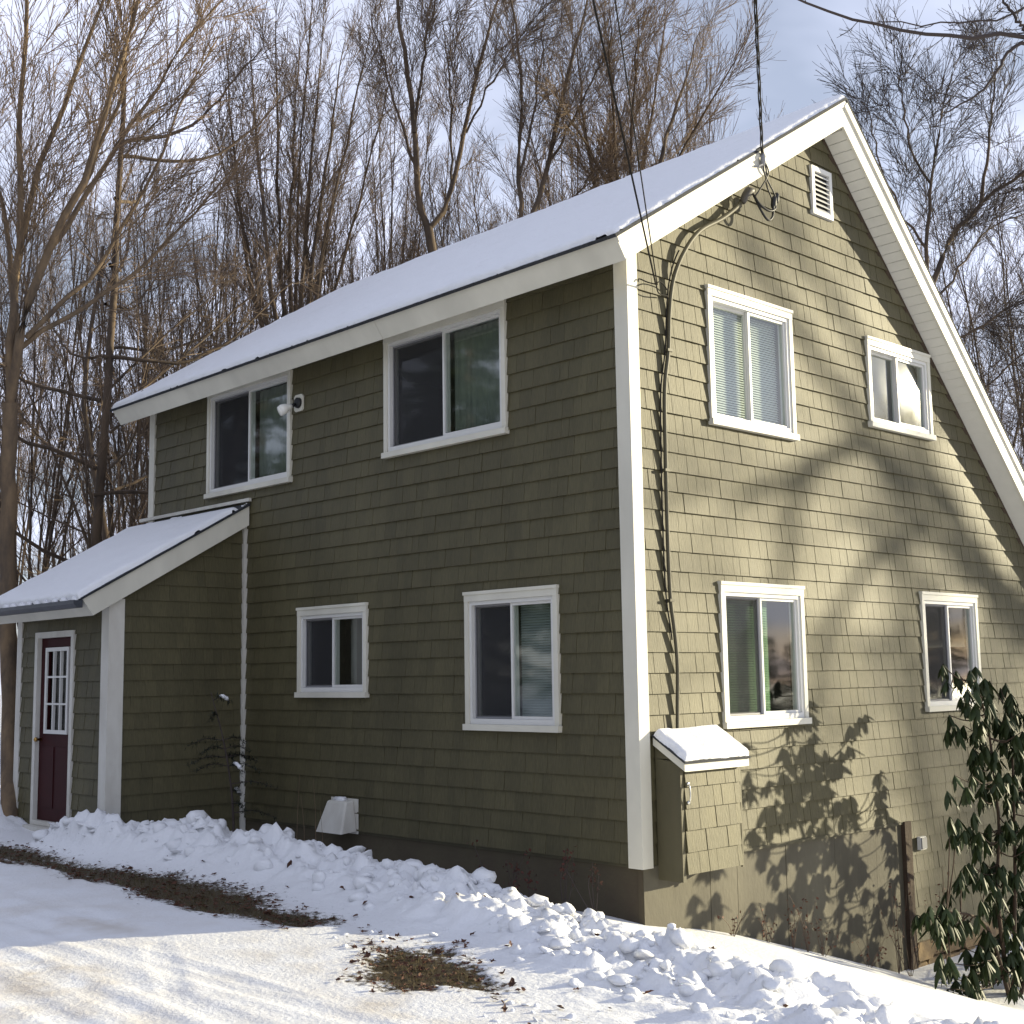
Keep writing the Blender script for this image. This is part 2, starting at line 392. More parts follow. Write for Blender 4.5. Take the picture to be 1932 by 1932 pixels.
# lumps thrown up by the plough
def bump(px, py, rad, hgt, el=1.0, ang=0.0):
    i0, i1 = np.searchsorted(gx, [px-rad*1.5, px+rad*1.5]); j0, j1 = np.searchsorted(gy, [py-rad*1.5, py+rad*1.5])
    if i1-i0 < 2 or j1-j0 < 2: return
    X = GX[i0:i1, j0:j1]-px; Y = GY[i0:i1, j0:j1]-py
    c, s = math.cos(ang), math.sin(ang)
    d = np.sqrt(((X*c+Y*s)/el)**2+(-X*s+Y*c)**2)/rad
    top = np.sqrt(np.clip(1-d*d, 0, 1))*hgt
    ref = H[i0:i1, j0:j1]; ii = min(max(np.searchsorted(gx, px), 1), len(gx)-1); jj = min(max(np.searchsorted(gy, py), 1), len(gy)-1)
    cand = H0[ii, jj]-0.25*hgt+top
    H[i0:i1, j0:j1] = np.where(d < 1, np.maximum(ref, cand), ref)
PA = [(-7.17,-2.43),(-5.45,-2.43),(-4.71,-2.35),(-3.93,-2.17),(-3.5,-2.13),(-2.91,-2.06),(-2.07,-2.18),(-1.19,-2.14)]
PB = [(-0.88,-2.48),(-1.2,-2.76),(-1.59,-2.84),(-2.14,-2.93),(-3.42,-2.87),(-4.75,-2.89),(-5.74,-3.02),(-7.4,-3.0)]
P2 = [(-0.44,-2.65),(-0.16,-2.52),(0.18,-2.25),(0.76,-2.57),(1.29,-2.77),(1.46,-3.0),(1.09,-3.08),(0.96,-3.3),(0.79,-3.38),(0.43,-3.32)]
def poly_sd(x, y, P):
    """signed distance to polygon, inside positive"""
    d = np.full(x.shape, 1e9); ins = np.zeros(x.shape, bool); n = len(P)
    for i in range(n):
        a, b = P[i], P[(i+1) % n]
        d = np.minimum(d, seg_dist(x, y, a, b)[0])
        cond = ((a[1] > y) != (b[1] > y)) & (x < (b[0]-a[0])*(y-a[1])/((b[1]-a[1])+1e-12)+a[0])
        ins ^= cond
    return np.where(ins, d, -d)
# churned snow: rounded heaps with creases, finer towards the crest and the house side
def billow(x, y, o, sd_): return np.abs(fbm(x, y, o, sd_))*2
wx = GX+0.25*fbm(GX*2.2, GY*2.2, 2, 21); wy = GY+0.25*fbm(GX*2.2+9, GY*2.2, 2, 22)
tt = (GY-crest_y(GX))/np.maximum(crest_y(GX)-toe_y(GX), .2)          # -1 at the toe, 0 at the crest
rub = np.clip(BP*1.6, 0, 1)*(0.45+0.55*smoothstep(-0.75, -0.05, tt))*np.where(GX > .4, 1-smoothstep(0.15, .5, tt), 1)
H += rub*(0.26*(billow(wx*1.9, wy*2.4, 2, 23)-.13)+0.19*(billow(wx*4.7, wy*5.2, 4, 24)-.13)+0.10*(billow(wx*11, wy*12, 3, 25)-.12))
H0 = H.copy()
CH = []
tries = 0
while len(CH) < 1000 and tries < 90000:
    tries += 1
    px = random.uniform(-6.7, 4.4); py = random.uniform(-3.4, -0.15)
    i_, j_ = np.searchsorted(gx, px), np.searchsorted(gy, py)
    w = float(rub[i_, j_])
    if random.random() > w**1.6*(.35+.65*(vnoise(np.array([px*1.7]), np.array([py*1.7]), 8)[0])): continue
    r = 0.014+0.095*random.random()**5
    CH.append((px, py, r))
    if r < .04: bump(px, py, r, r*random.uniform(0.4, 0.9), random.uniform(0.7, 1.6), random.uniform(0, 3.1))
for k in range(200):                      # loose crumbs rolled onto the drive edge
    px = random.uniform(-6, 3.4); py = float(toe_y(px))-abs(random.gauss(0, 0.18)); r = random.uniform(0.012, 0.03)
    if poly_sd(np.array([px]), np.array([py]), PA+PB)[0] > -.05 or poly_sd(np.array([px]), np.array([py]), P2)[0] > -.05: continue
    bump(px, py, r, r*0.7); CH.append((px, py, r))
# bare strip between the drive and the bank
sd = np.maximum(poly_sd(GX, GY, PA+PB), poly_sd(GX, GY, P2))
sd = sd+0.42*fbm(GX*1.6, GY*4.0, 4, 41)+0.22*fbm(GX*6, GY*13, 3, 42)-.06
BARE = np.clip(0.5+sd*1.9, 0, 0.9)
BARE = np.maximum(BARE, 0.30*np.exp(-((GY-toe_y(GX))/0.3)**2)*(GX > -7.5)*(GX < 2.2))
BARE = np.clip(BARE, 0, 1)*near
lump = H-H0
BARE = np.where(lump > 0.02, BARE*0.35, BARE)
H -= 0.02*smoothstep(0.4, 0.7, BARE)
# woods floor: leaf litter patches out of the drive
woods = smoothstep(0.5, 4.0, np.maximum(-8.9-GX, GY-9))
BARE = np.maximum(BARE, woods*0.50)
# the drive: packed, rutted by tyres
TRACKS = [((-2.6,-4.10),(2.2,-3.86),0.11,1),((-2.9,-4.32),(1.6,-4.40),0.11,1),((-1.4,-3.92),(0.9,-3.80),0.05,0),((-2.2,-4.95),(1.2,-5.10),0.10,1),((-1.5,-3.66),(0.1,-4.36),0.09,1),((-3.0,-4.6),(1.4,-4.72),0.10,1),((-6.5,-3.5),(-1.2,-3.6),0.12,1),((-6.8,-4.3),(-1.8,-4.0),0.12,1)]
DIRT = np.zeros_like(H)
for a, b, w, tread in TRACKS:
    d, t = seg_dist(GX, GY, a, b)
    d = np.abs(d+0.05*(vnoise(GX*1.3, GY*1.3, 3)-0.5))
    fade = smoothstep(0, 0.12, t)*(1-smoothstep(0.85, 1, t))*(0.4+0.9*vnoise(GX*1.1, GY*1.1, 4))
    H += fade*(-0.006*(1-smoothstep(w*0.5, w, d))+0.004*np.exp(-((d-w*1.3)/0.05)**2))
for cx, cy, rx, ry, k in [(-0.95,-4.72,0.55,0.32,1.0),(-2.6,-3.75,0.8,0.3,0.55),(0.2,-5.1,0.8,0.35,0.6),(-0.2,-3.25,0.7,0.25,0.4),(1.2,-3.6,0.5,0.2,0.55)]:
    DIRT += k*np.exp(-((GX-cx)/rx)**2-((GY-cy)/ry)**2)
DIRT = np.clip(DIRT+0.22*near*(GY < toe_y(GX)), 0, 1)
def ground_z(x, y):
    i = np.clip(np.searchsorted(gx, x), 1, len(gx)-1); j = np.clip(np.searchsorted(gy, y), 1, len(gy)-1)
    tx = (x-gx[i-1])/(gx[i]-gx[i-1]); ty = (y-gy[j-1])/(gy[j]-gy[j-1])
    return float((H[i-1, j-1]*(1-tx)+H[i, j-1]*tx)*(1-ty)+(H[i-1, j]*(1-tx)+H[i, j]*tx)*ty)
nx, ny = H.shape
idx = np.arange(nx*ny).reshape(nx, ny)
quads = np.stack([idx[:-1, :-1], idx[1:, :-1], idx[1:, 1:], idx[:-1, 1:]], -1).reshape(-1, 4)
ground = fast_mesh('ground', np.stack([GX, GY, H], -1), quads, MAT['ground'], smooth=True)
for nm, arr in (('bare', BARE), ('dirt', DIRT)):
    a = ground.data.attributes.new(nm, 'FLOAT', 'POINT'); a.data.foreach_set('value', arr.astype(np.float32).ravel())
tag(ground, 'snow covered ground with plough bank, driveway and bare brown strip', kind='structure')

# ------------------------------------------------------------------ house
EXP = 0.178
HX0 = -8.44; PD = 1.72; PXR = -6.12; DEPTH = 8.6
house = empty('house', (0, 0, 0))
tag(house, 'olive green shingled two storey house with white trim and snowy roof', 'house')
FR = lambda u, n, z: (u, -n, z)             # front wall, faces -y
GA = lambda u, n, z: (n, u, z)              # gable wall, faces +x
WF = [(-6.98, -5.14, 3.87, 5.24), (-3.40, -1.525, 3.91, 5.24), (-4.976, -3.707, 1.414, 2.413), (-2.15, -0.893, 1.108, 2.429)]
WG = [(1.104, 2.481, 3.903, 5.239), (3.899, 5.247, 4.222, 5.226), (1.146, 2.476, 1.112, 2.449), (4.777, 6.056, 1.156, 2.475)]
EAVE_Y0, EAVE_Z0 = -0.324, 5.111            # fascia foot
EAVE_Y1, EAVE_Z1 = -0.445, 5.288            # fascia head
RID_B = (3.238, 7.338); RID_T = (3.284, 7.635)
LS = (RID_B[1]-EAVE_Z0)/(RID_B[0]-EAVE_Y0)  # left slope
WALL_TOP = EAVE_Z0-LS*EAVE_Y0
RC = 10.52                                   # right slope wall line y+z
RAKE = 0.28

def clip_half(poly, a, b, c):
    """keep a*u+b*z<=c"""
    out = []
    for i in range(len(poly)):
        p, q = poly[i], poly[(i+1) % len(poly)]
        dp, dq = a*p[0]+b*p[1]-c, a*q[0]+b*q[1]-c
        if dp <= 0: out.append(p)
        if (dp < 0 < dq) or (dq < 0 < dp):
            t = dp/(dp-dq); out.append((p[0]+t*(q[0]-p[0]), p[1]+t*(q[1]-p[1])))
    return out
def cut_rects(rects, holes):
    for (a, b, c, d) in holes:
        new = []
        for (u0, u1, z0, z1) in rects:
            if u1 <= a or u0 >= b or z1 <= c or z0 >= d: new.append((u0, u1, z0, z1)); continue
            if u0 < a: new.append((u0, a, z0, z1))
            if u1 > b: new.append((b, u1, z0, z1))
            m0, m1 = max(u0, a), min(u1, b)
            if z0 < c: new.append((m0, m1, z0, c))
            if z1 > d: new.append((m0, m1, d, z1))
        rects = new
    return rects
GABLE_CLIP = [(-LS, 1.0, WALL_TOP), (1.0, 1.0, RC)]
WID = [0.098, 0.112, 0.126, 0.14, 0.158, 0.182]

def solid_wall(name, mp, u0, u1, z0, z1, holes, clips, mat, n0=-0.12, n1=0.0, parent=house):
    mb = MB()
    us = sorted({u0, u1, *[h[0] for h in holes], *[h[1] for h in holes]})
    for a, b in zip(us[:-1], us[1:]):
        for (p, q, c, d) in cut_rects([(a, b, z0, z1)], holes):
            poly = [(p, c), (q, c), (q, d), (p, d)]
            for cl in clips:
                poly = clip_half(poly, *cl)
                if len(poly) < 3: break
            if len(poly) >= 3: mb.prism(poly, n0, n1, lambda x, y, a_: mp(x, a_, y))
    return mb.build(name, mat, parent)

front_wall = solid_wall('front_wall', FR, HX0, 0, 0.0, WALL_TOP, [(a+.05, b-.05, c+.06, d-.06) for a, b, c, d in WF], [], MAT['olive'])
gable_wall = solid_wall('gable_wall', GA, 0.12, DEPTH, 0.0, 7.5, [(a+.05, b-.05, c+.06, d-.06) for a, b, c, d in WG], GABLE_CLIP, MAT['olive'])
lower = MB(); lower.box(-0.12, 0, 4.28, DEPTH, -1.2, 0.0); lower_wall = lower.build('lower_gable_wall', MAT['olive'], house)
mb = MB(); mb.prism([(0.12, -1.6), (DEPTH, -1.6), (DEPTH, RC-DEPTH), (RID_B[0], RID_B[1]), (0.12, WALL_TOP)], HX0, HX0+0.12, lambda p, q, a: (a, p, q)); mb.build('side_wall', MAT['olive'], house)
mb = MB(); mb.box(HX0+.12, -.12, DEPTH-.12, DEPTH, -1.6, RC-DEPTH); mb.build('back_wall', MAT['olive'], house)
mb = MB(); mb.box(HX0+.13, -.13, .13, DEPTH-.13, 2.68, 2.8); mb.box(HX0+.13, -.13, .13, DEPTH-.13, -0.05, 0.05); mb.build('interior_floor', MAT['inside'], house)
mb = MB(); mb.box(-4.2, -4.1, .13, DEPTH-.13, .06, 2.67); mb.box(HX0+.13, -.13, 3.1, 3.2, .06, 2.67); mb.box(-4.2, -4.1, .13, DEPTH-.2, 2.81, 5.0); mb.box(HX0+.13, -.13, 3.1, 3.2, 2.81, 5.3); mb.build('interior_wall', MAT['inside'], house)

# ---- shingles
def shingle_cells(u0, u1, z0, z1, holes, clips, seed, jg=.0022):
    rnd = random.Random(seed); cells = []
    k = 0
    z = z0
    while z < z1-0.01:
        u = u0-rnd.uniform(0, 0.12)
        while u < u1:
            wd = rnd.choice(WID); a, b = max(u, u0), min(u+wd, u1); full = (a == u and b == u+wd)
            u += wd
            if b-a < 0.02: continue
            jit = rnd.uniform(-0.0025, 0.0025)
            rects = cut_rects([(a+jg, b-jg, z, min(z+EXP+0.012, z1))], holes)
            for rc in rects:
                poly = [(rc[0], rc[2]), (rc[1], rc[2]), (rc[1], rc[3]), (rc[0], rc[3])]
                n0 = len(rects)
                touched = len(rects) != 1 or rc != (a+jg, b-jg, z, z+EXP+0.012)
                for cl in clips:
                    q = clip_half(poly, *cl)
                    if len(q) != 4 or q != poly: touched = True
                    poly = q
                    if len(poly) < 3: break
                if len(poly) < 3: continue
                cells.append((poly, z, wd if (full and not touched) else None, jit))
        z += EXP; k += 1
    return cells
def shingle_geo(poly, zk, jit, mp, v, f, nbase=0.0):
    n = len(v); k = len(poly)
    def dep(z): return nbase+0.025+jit-0.019*min(1, max(0, (z-zk)/(EXP+0.012)))
    for (u, z) in poly: v.append(mp(u, dep(z), z))
    for (u, z) in poly: v.append(mp(u, nbase+0.0005, z))
    f.append(tuple(range(n, n+k)))
    for i in range(k):
        j = (i+1) % k; f.append((n+i, n+k+i, n+k+j, n+j))
CB = 0.125
holeF = [(a-.004, b+.004, c-.004, d+.004) for a, b, c, d in WF]
holeG = [(a-.004, b+.004, c-.004, d+.004) for a, b, c, d in WG]+[(2.955, 3.355, 6.375, 6.925)]
cellsF = shingle_cells(HX0+.11, -CB, 0.03, WALL_TOP-0.02, holeF+[(HX0, PXR+.055, 0, 3.68)], [], 1, .0010)
cellsG = shingle_cells(CB-.02, DEPTH, 0.02, 7.4, holeG, [(-LS, 1.0, WALL_TOP-.01), (1, 1, RC-.01)], 2)
cellsL = shingle_cells(4.30, DEPTH, 0.02-7*EXP, 0.02, [], [], 3)
# the post top board sits where the foundation begins
allc = [('F', c) for c in cellsF]+[('G', c) for c in cellsG]+[('L', c) for c in cellsL]
def screen_size(kind, c):
    u = sum(p[0] for p in c[0])/len(c[0]); z = sum(p[1] for p in c[0])/len(c[0])
    P = np.array(FR(u, 0, z) if kind == 'F' else GA(u, 0, z)); d = P-CAM; dist = np.linalg.norm(d)
    if kind == 'G' and 0.1 < u < 1.0 and z < 1.2: return 0
    cosn = abs(d[1] if kind == 'F' else d[0])/dist
    return (c[2] or 0)*cosn/dist**2
ranked = sorted([x for x in allc if x[1][2]], key=lambda x: -screen_size(*x))
single = set(id(x[1]) for x in ranked[:300])
shared = {}
def unit_shingle(kind, wd):
    key = (kind, wd)
    if key not in shared:
        v, f = [], []; g = .0010 if kind == 'F' else .0022; poly = [(g, 0), (wd-g, 0), (wd-g, EXP+.012), (g, EXP+.012)]
        shingle_geo(poly, 0, 0, FR if kind == 'F' else GA, v, f)
        me = bpy.data.meshes.new('shingle'); me.from_pydata(v, [], f); me.materials.append(MAT['shake']); shared[key] = me
    return shared[key]
for kind, wall in (('F', front_wall), ('G', gable_wall), ('L', lower_wall)):
    v, f, tone = [], [], []
    mp = FR if kind == 'F' else GA
    for kk, c in allc:
        if kk != kind: continue
        if id(c) in single:
            o = bpy.data.objects.new('shingle', unit_shingle('F' if kind == 'F' else 'G', c[2])); COL.objects.link(o)
            o.location = mp(c[0][0][0]-(.0010 if kind == 'F' else .0022), c[3], c[1]); o.parent = wall
        else:
            n = len(v); shingle_geo(c[0], c[1], c[3], mp, v, f); tone += [random.random()]*(len(v)-n)
    o = mesh_obj('shingles', v, f, MAT['shake'], wall); o['kind'] = 'stuff'
    a = o.data.attributes.new('tone', 'FLOAT', 'POINT'); a.data.foreach_set('value', tone)

# ---- foundation
found = empty('foundation', (0, 0, 0), house)
mb = MB(); mb.box(HX0, -.051, .012, .2, -1.6, 0.0); mb.box(-.0505, -.001, .012, .0, -1.6, 0.0); o = mb.build('front_foundation', MAT['under'], found)
ys = [0.003, 0.895, 1.288, 2.046, 2.873, 3.638, 4.15]
for a, b in zip(ys[:-1], ys[1:]):
    mb = MB(); d = random.uniform(0, .004); mb.box(-.05, .006+d, a+.003, b-.003, -2.0, 0.012); mb.build('panel', MAT['panel'], found)
mb = MB(); mb.box(-.2, -.052, .03, DEPTH, -2.1, 0.0); mb.build('foundation_core', MAT['under'], found)
mb = MB(); mb.box(-.04, .05, 4.155, 4.285, -2.0, 0.03); mb.build('post', MAT['wood_dark'], found)
mb = MB(); mb.box(0.0, .03, 0.99, 4.15, 0.004, 0.03); mb.build('drip_board', MAT['olive'], found)
k = 0
for (a, b, c, d) in [(4.3,4.62,-1.42,-1.22),(4.63,5.0,-1.40,-1.22),(5.01,5.3,-1.43,-1.22),(4.3,4.5,-1.75,-1.43),(4.51,4.86,-1.72,-1.41),(4.87,5.2,-1.74,-1.44),(5.21,5.6,-1.7,-1.44),(5.31,5.7,-1.43,-1.22),(5.71,6.2,-1.5,-1.22),(5.61,6.2,-1.8,-1.51)]:
    mb = MB(); e = .03; t = random.uniform(.0, .04)
    mb.prism([(a+.004, c+e), (a+e, c+.004), (b-e, c+.004), (b-.004, c+e), (b-.004, d-e), (b-e, d-.004), (a+e, d-.004), (a+.004, d-e)], -.04, .01+t, lambda p, q, n: (n, p, q)); mb.build('stone', MAT['stone'], found)

# ---- corner boards
def trim(name, b, mat=MAT['white'], parent=house):
    mb = MB()
    for q in b: mb.box(*q)
    return mb.build(name, mat, parent)
trim('corner_board', [(-CB, -.0005, -.032, 0.0, 0.0, WALL_TOP+.0), (-.0005, .032, -.032, CB-.02, 0.0, WALL_TOP+.01)])
trim('corner_board', [(HX0-.02, HX0+.10, -.032, 0.0, 0.0, WALL_TOP), (HX0-.032, HX0-.02, -.032, .12, 0, WALL_TOP)])

# ---- roof
X0, X1 = HX0-RAKE, RAKE
YZ = lambda p, q, a: (a, p, q)
roof = empty('roof', (0, 0, 0), house)
ln = math.hypot(RID_T[0]-EAVE_Y1, RID_T[1]-EAVE_Z1); ex, ez = (RID_T[0]-EAVE_Y1)/ln, (RID_T[1]-EAVE_Z1)/ln
nx_, nz_ = -ez, ex
RE_Y = DEPTH+0.35                                   # foot of the right slope
RTZ = RID_T[1]-(RE_Y-RID_T[0]); RBZ = RID_B[1]-(RE_Y-RID_B[0])
ov = 0.025; th = 0.03
mb = MB()
def lt(s, n): return (EAVE_Y1+ex*s+nx_*n, EAVE_Z1+ez*s+nz_*n)
mb.prism([lt(-ov, 0.001), lt(ln, 0.001), (RID_T[0], RID_T[1]+th*1.15), lt(-ov, th)], X0-ov, X1+ov, YZ)
mb.prism([(RID_T[0], RID_T[1]+.001), (RE_Y+ov, RTZ-ov+.001), (RE_Y+ov+.02, RTZ-ov+.022), (RID_T[0], RID_T[1]+th*1.15)], X0-ov, X1+ov, YZ)
mb.build('roof_shingles', MAT['asphalt'], roof)
mb = MB(); mb.prism([(EAVE_Y0+.02, EAVE_Z0+.045), lt(.03, -.005), (RID_T[0], RID_T[1]-.01), (RE_Y-.03, RTZ+.0), (RE_Y-.03, RBZ+.03), (RID_B[0], RID_B[1]+.035)], X0+.035, X1-.035, YZ); mb.build('roof_deck', MAT['soffit'], roof)
for (xa, xb) in ((X1-.03, X1), (X0, X0+.03)):
    mb = MB(); mb.prism([(EAVE_Y0, EAVE_Z0), (RID_B[0], RID_B[1]), (RID_T[0], RID_T[1]), (EAVE_Y1, EAVE_Z1)], xa, xb, YZ); mb.build('rake_fascia', MAT['white'], roof)
    mb = MB(); mb.prism([(RID_B[0]+.001, RID_B[1]), (RE_Y, RBZ), (RE_Y, RTZ), (RID_T[0]+.001, RID_T[1])], xa, xb, YZ); mb.build('rake_fascia', MAT['white'], roof)
# narrow moulding along the head of the rake boards
mb = MB(); mb.prism([lt(0.0, -.052), lt(ln, -.052), lt(ln, -.002), lt(0.0, -.002)], X1, X1+.014, YZ); mb.build('rake_moulding', MAT['white'], roof)
q7 = math.sqrt(.5)
def rt(s, n): return (RID_T[0]+q7*s+q7*n, RID_T[1]-q7*s+q7*n)
Lr = (RE_Y-RID_T[0])/q7
mb = MB(); mb.prism([rt(.03, -.075), rt(Lr, -.075), rt(Lr, -.002), rt(.03, -.002)], X1, X1+.022, YZ); mb.build('rake_moulding', MAT['white'], roof)
def eave_seg(a, b):
    mb = MB(); t = .028
    mb.prism([(EAVE_Y0, EAVE_Z0), (EAVE_Y1, EAVE_Z1), (EAVE_Y1+t*.83, EAVE_Z1+t*.2), (EAVE_Y0+t*.83, EAVE_Z0+t*.56)], a, b, YZ); return mb.build('eave_fascia', MAT['white'], roof)
eave_seg(X0+.031, -3.052); eave_seg(-3.048, X1-.031)
# sloping eave soffit and rake soffit boards
mb = MB(); mb.prism([(EAVE_Y0+.03, EAVE_Z0+.03), (0, WALL_TOP+.006), (0, WALL_TOP+.03), (EAVE_Y0+.03, EAVE_Z0+.05)], X0+.03, X1-.03, YZ); mb.build('eave_soffit', MAT['soffit'], roof)
mb = MB(); mb.prism([(0, WALL_TOP+.006), (RID_B[0], RID_B[1]+.006), (RID_B[0], RID_B[1]+.03), (0, WALL_TOP+.03)], .0, X1-.031, YZ); mb.build('left_rake_soffit', MAT['soffit'], roof)
s = 0.04; SB = 0.118; LB = (RE_Y-RID_B[0])/q7
def rb(s, n): return (RID_B[0]+q7*s+q7*n, RID_B[1]-q7*s+q7*n)
while s < LB-.2:
    mb = MB(); mb.prism([rb(s+.0035, .010), rb(s+SB-.0035, .010), rb(s+SB-.0005, .022), rb(s+.0005, .022)], -.03, X1-.0305, YZ); mb.build('soffit_board', MAT['soffit'], roof); s += SB
SETTLE = 0.0085                            # the roof has settled a little towards its far end
for ch in roof.children:
    for vtx in ch.data.vertices: vtx.co.z += SETTLE*min(0.0, vtx.co.x)
# trim where soffit meets the gable wall
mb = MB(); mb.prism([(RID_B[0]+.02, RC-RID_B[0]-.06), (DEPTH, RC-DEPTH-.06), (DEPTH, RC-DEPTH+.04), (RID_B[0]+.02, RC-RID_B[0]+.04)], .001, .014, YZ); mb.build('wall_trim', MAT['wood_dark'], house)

# ---- louvred gable vent
vent = empty('louver_vent', (0, 0, 0), house); vent['label'] = 'white louvred attic vent under the gable peak'
a, b, c, d = 2.965, 3.345, 6.385, 6.915
def frame_boxes(mp, a, b, c, d, w, n0, n1, wb=None, wt=None):
    wb = w if wb is None else wb; wt = w if wt is None else wt
    mb = MB(); mb.box(a, a+w, n0, n1, c, d, lambda x, y, z: mp(x, y, z)); mb.box(b-w, b, n0, n1, c, d, lambda x, y, z: mp(x, y, z))
    mb.box(a+w, b-w, n0, n1, c, c+wb, lambda x, y, z: mp(x, y, z)); mb.box(a+w, b-w, n0, n1, d-wt, d, lambda x, y, z: mp(x, y, z)); return mb
frame_boxes(GA, a, b, c, d, .05, 0, .045).build('frame', MAT['vinyl'], vent)
mb = MB(); mb.box(.001, .006, a+.05, b-.05, c+.05, d-.05); mb.build('backing', MAT['black'], vent)
for k in range(8):
    z = c+.055+k*.053
    mb = MB(); mb.prism([(.040, z), (.043, z+.006), (.010, z+.043), (.007, z+.037)], a+.051, b-.051, lambda p, q, t: (p, t, q)); mb.build('slat', MAT['vinyl'], vent)

# ---- windows
def window(mp, a, b, c, d, label, blind=None, head=0.095, screen=True):
    cas = 0.055; sill = 0.058
    mb = MB(); bx = lambda u0, u1, n0, n1, z0, z1: mb.box(u0, u1, n0, n1, z0, z1, lambda x, y, z: mp(x, y, z))
    bx(a, a+cas, -.01, .045, c+sill, d-head); bx(b-cas, b, -.01, .045, c+sill, d-head); bx(a, b, -.01, .048, d-head, d-.03); bx(a-.008, b+.008, -.01, .058, d-.03, d)
    w = mb.build('window', MAT['white'], house); w['label'] = label
    mb = MB(); bx = lambda u0, u1, n0, n1, z0, z1: mb.box(u0, u1, n0, n1, z0, z1, lambda x, y, z: mp(x, y, z))
    bx(a-.012, b+.012, -.01, .07, c, c+sill); mb.build('sill', MAT['white'], w)
    ia, ib, ic, id_ = a+cas+.001, b-cas-.001, c+sill+.001, d-head-.001
    frame_boxes(mp, ia, ib, ic, id_, .032, -.075, .03, wb=.05, wt=.035).build('frame', MAT['vinyl'], w)
    ga, gb, gc, gd = ia+.033, ib-.033, ic+.051, id_-.036
    mid = (ga+gb)/2
    # sliding sash in front on the right, screen on the left
    frame_boxes(mp, mid-.018, gb, gc, gd, .026, -.03, .008).build('sash', MAT['vinyl'], w)
    frame_boxes(mp, ga, mid+.01, gc, gd, .026, -.072, -.034).build('sash', MAT['vinyl'], w)
    for (p, q, n) in ((mid+.006, gb-.024, -.012), (ga+.024, mid-.014, -.055)):
        mb = MB(); mb.poly([mp(p, n, gc+.024), mp(q, n, gc+.024), mp(q, n, gd-.024), mp(p, n, gd-.024)]); mb.build('pane', MAT['glass'], w)
    if screen:
        frame_boxes(mp, ga+.001, mid-.019, gc+.001, gd-.001, .016, -.024, -.012).build('screen_frame', MAT['grey_metal'], w)
        mb = MB(); mb.poly([mp(ga+.017, -.018, gc+.017), mp(mid-.035, -.018, gc+.017), mp(mid-.035, -.018, gd-.017), mp(ga+.017, -.018, gd-.017)]); mb.build('insect_screen', MAT['screen'], w)
    if blind:
        kind, p, q, z0 = blind
        p, q = ga+(gb-ga)*p, ga+(gb-ga)*q; mb = MB()
        if kind.startswith('slat'):
            z = gd
            while z > gc+(gd-gc)*z0:
                mb.prism([(-.108, z-.021), (-.105, z-.020), (-.122, z+.001), (-.125, z)], p, q, lambda n, zz, t: mp(t, n, zz)); z -= .024
        else:
            n = 60; v = []; f = []
            for i in range(n+1):
                u = p+(q-p)*i/n; dd = -.14+.006*math.sin(i*1.05)+.008*math.sin(i*.37)
                v += [mp(u, dd, gc+(gd-gc)*z0), mp(u, dd, gd)]
            for i in range(n): f.append((2*i, 2*i+2, 2*i+3, 2*i+1))
            mb.v, mb.f = v, f
        mb.build('blind' if kind != 'curtain' else 'curtain', MAT[kind], w)
    return w
window(FR, *WF[0], 'upper front window tucked under the eave, above the porch roof', ('curtain', .5, 1.0, 0))
window(FR, *WF[1], 'widest upper front window tucked under the eave', ('curtain', .5, 1.0, 0))
window(FR, *WF[2], 'small lower front window over the white vent hood')
window(FR, *WF[3], 'tall lower front window nearest the white corner board', ('slat_grey', .5, 1.0, 0))
window(GA, *WG[0], 'larger upper gable window with blinds, continued across the right pane as its bright reflection', ('slat_and_reflection', 0, 1.0, 0), screen=False)  # white slats run on across the right pane, standing in for its bright reflection
window(GA, *WG[1], 'small upper gable window under the sloping soffit', screen=False)
window(GA, *WG[2], 'lower gable window with green blinds above the utility cabinet', ('slat_green', 0, .72, 0))
window(GA, *WG[3], 'lower gable window half hidden by the rhododendron')

# ---- porch
PY = -PD
PFR = lambda u, n, z: (u, PY-n, z)
PSD = lambda u, n, z: (PXR+n, u, z)
ps = (3.47-2.335)/1.978                              # porch roof underside
PB_ = lambda y: 3.47+ps*y
PT_ = lambda y: 3.70+.567*y
DOOR = (-7.94, -6.92, -0.02, 2.215)
pw = solid_wall('porch_front_wall', PFR, HX0, PXR, -0.5, PB_(PY)-.01, [(DOOR[0]+.06, DOOR[1]-.06, -.02, DOOR[3]-.06)], [], MAT['olive'], n0=-.1)
psw = solid_wall('porch_side_wall', PSD, PY+.1, -.0, -0.5, 3.5, [], [(-ps, 1, 3.46)], MAT['olive'], n0=-.1)
mb = MB(); mb.box(HX0, HX0+.1, PY+.1, 0, -.5, 2.4); mb.build('porch_end_wall', MAT['olive'], house)
for nm, mp, u0, u1, z1, holes, clips, wall, sd_ in (('F', PFR, HX0+.1, PXR-.14, PB_(PY)-.02, [(DOOR[0]-.003, DOOR[1]+.003, -1, DOOR[3]+.003)], [], pw, 11), ('S', PSD, PY+.155, -.059, 3.44, [], [(-ps, 1, 3.45)], psw, 12)):
    v, f, tone = [], [], []
    for c in shingle_cells(u0, u1, 0.03-2*EXP, z1, holes, clips, sd_, .0008):
        n = len(v); shingle_geo(c[0], c[1], c[3], mp, v, f); tone += [random.random()]*(len(v)-n)
    o = mesh_obj('shingles', v, f, MAT['shake'], wall); o['kind'] = 'stuff'
    a_ = o.data.attributes.new('tone', 'FLOAT', 'POINT'); a_.data.foreach_set('value', tone)
trim('porch_corner_board', [(PXR-.14, PXR+.03, PY-.03, PY-.0005, -.5, PB_(PY)+.0), (PXR+.0005, PXR+.03, PY-.0005, PY+.155, -.5, PB_(PY+.08))], MAT['weathered_white'])
trim('porch_corner_board', [(HX0-.03, HX0+.1, PY-.03, PY, -.5, PB_(PY))], MAT['weathered_white'])
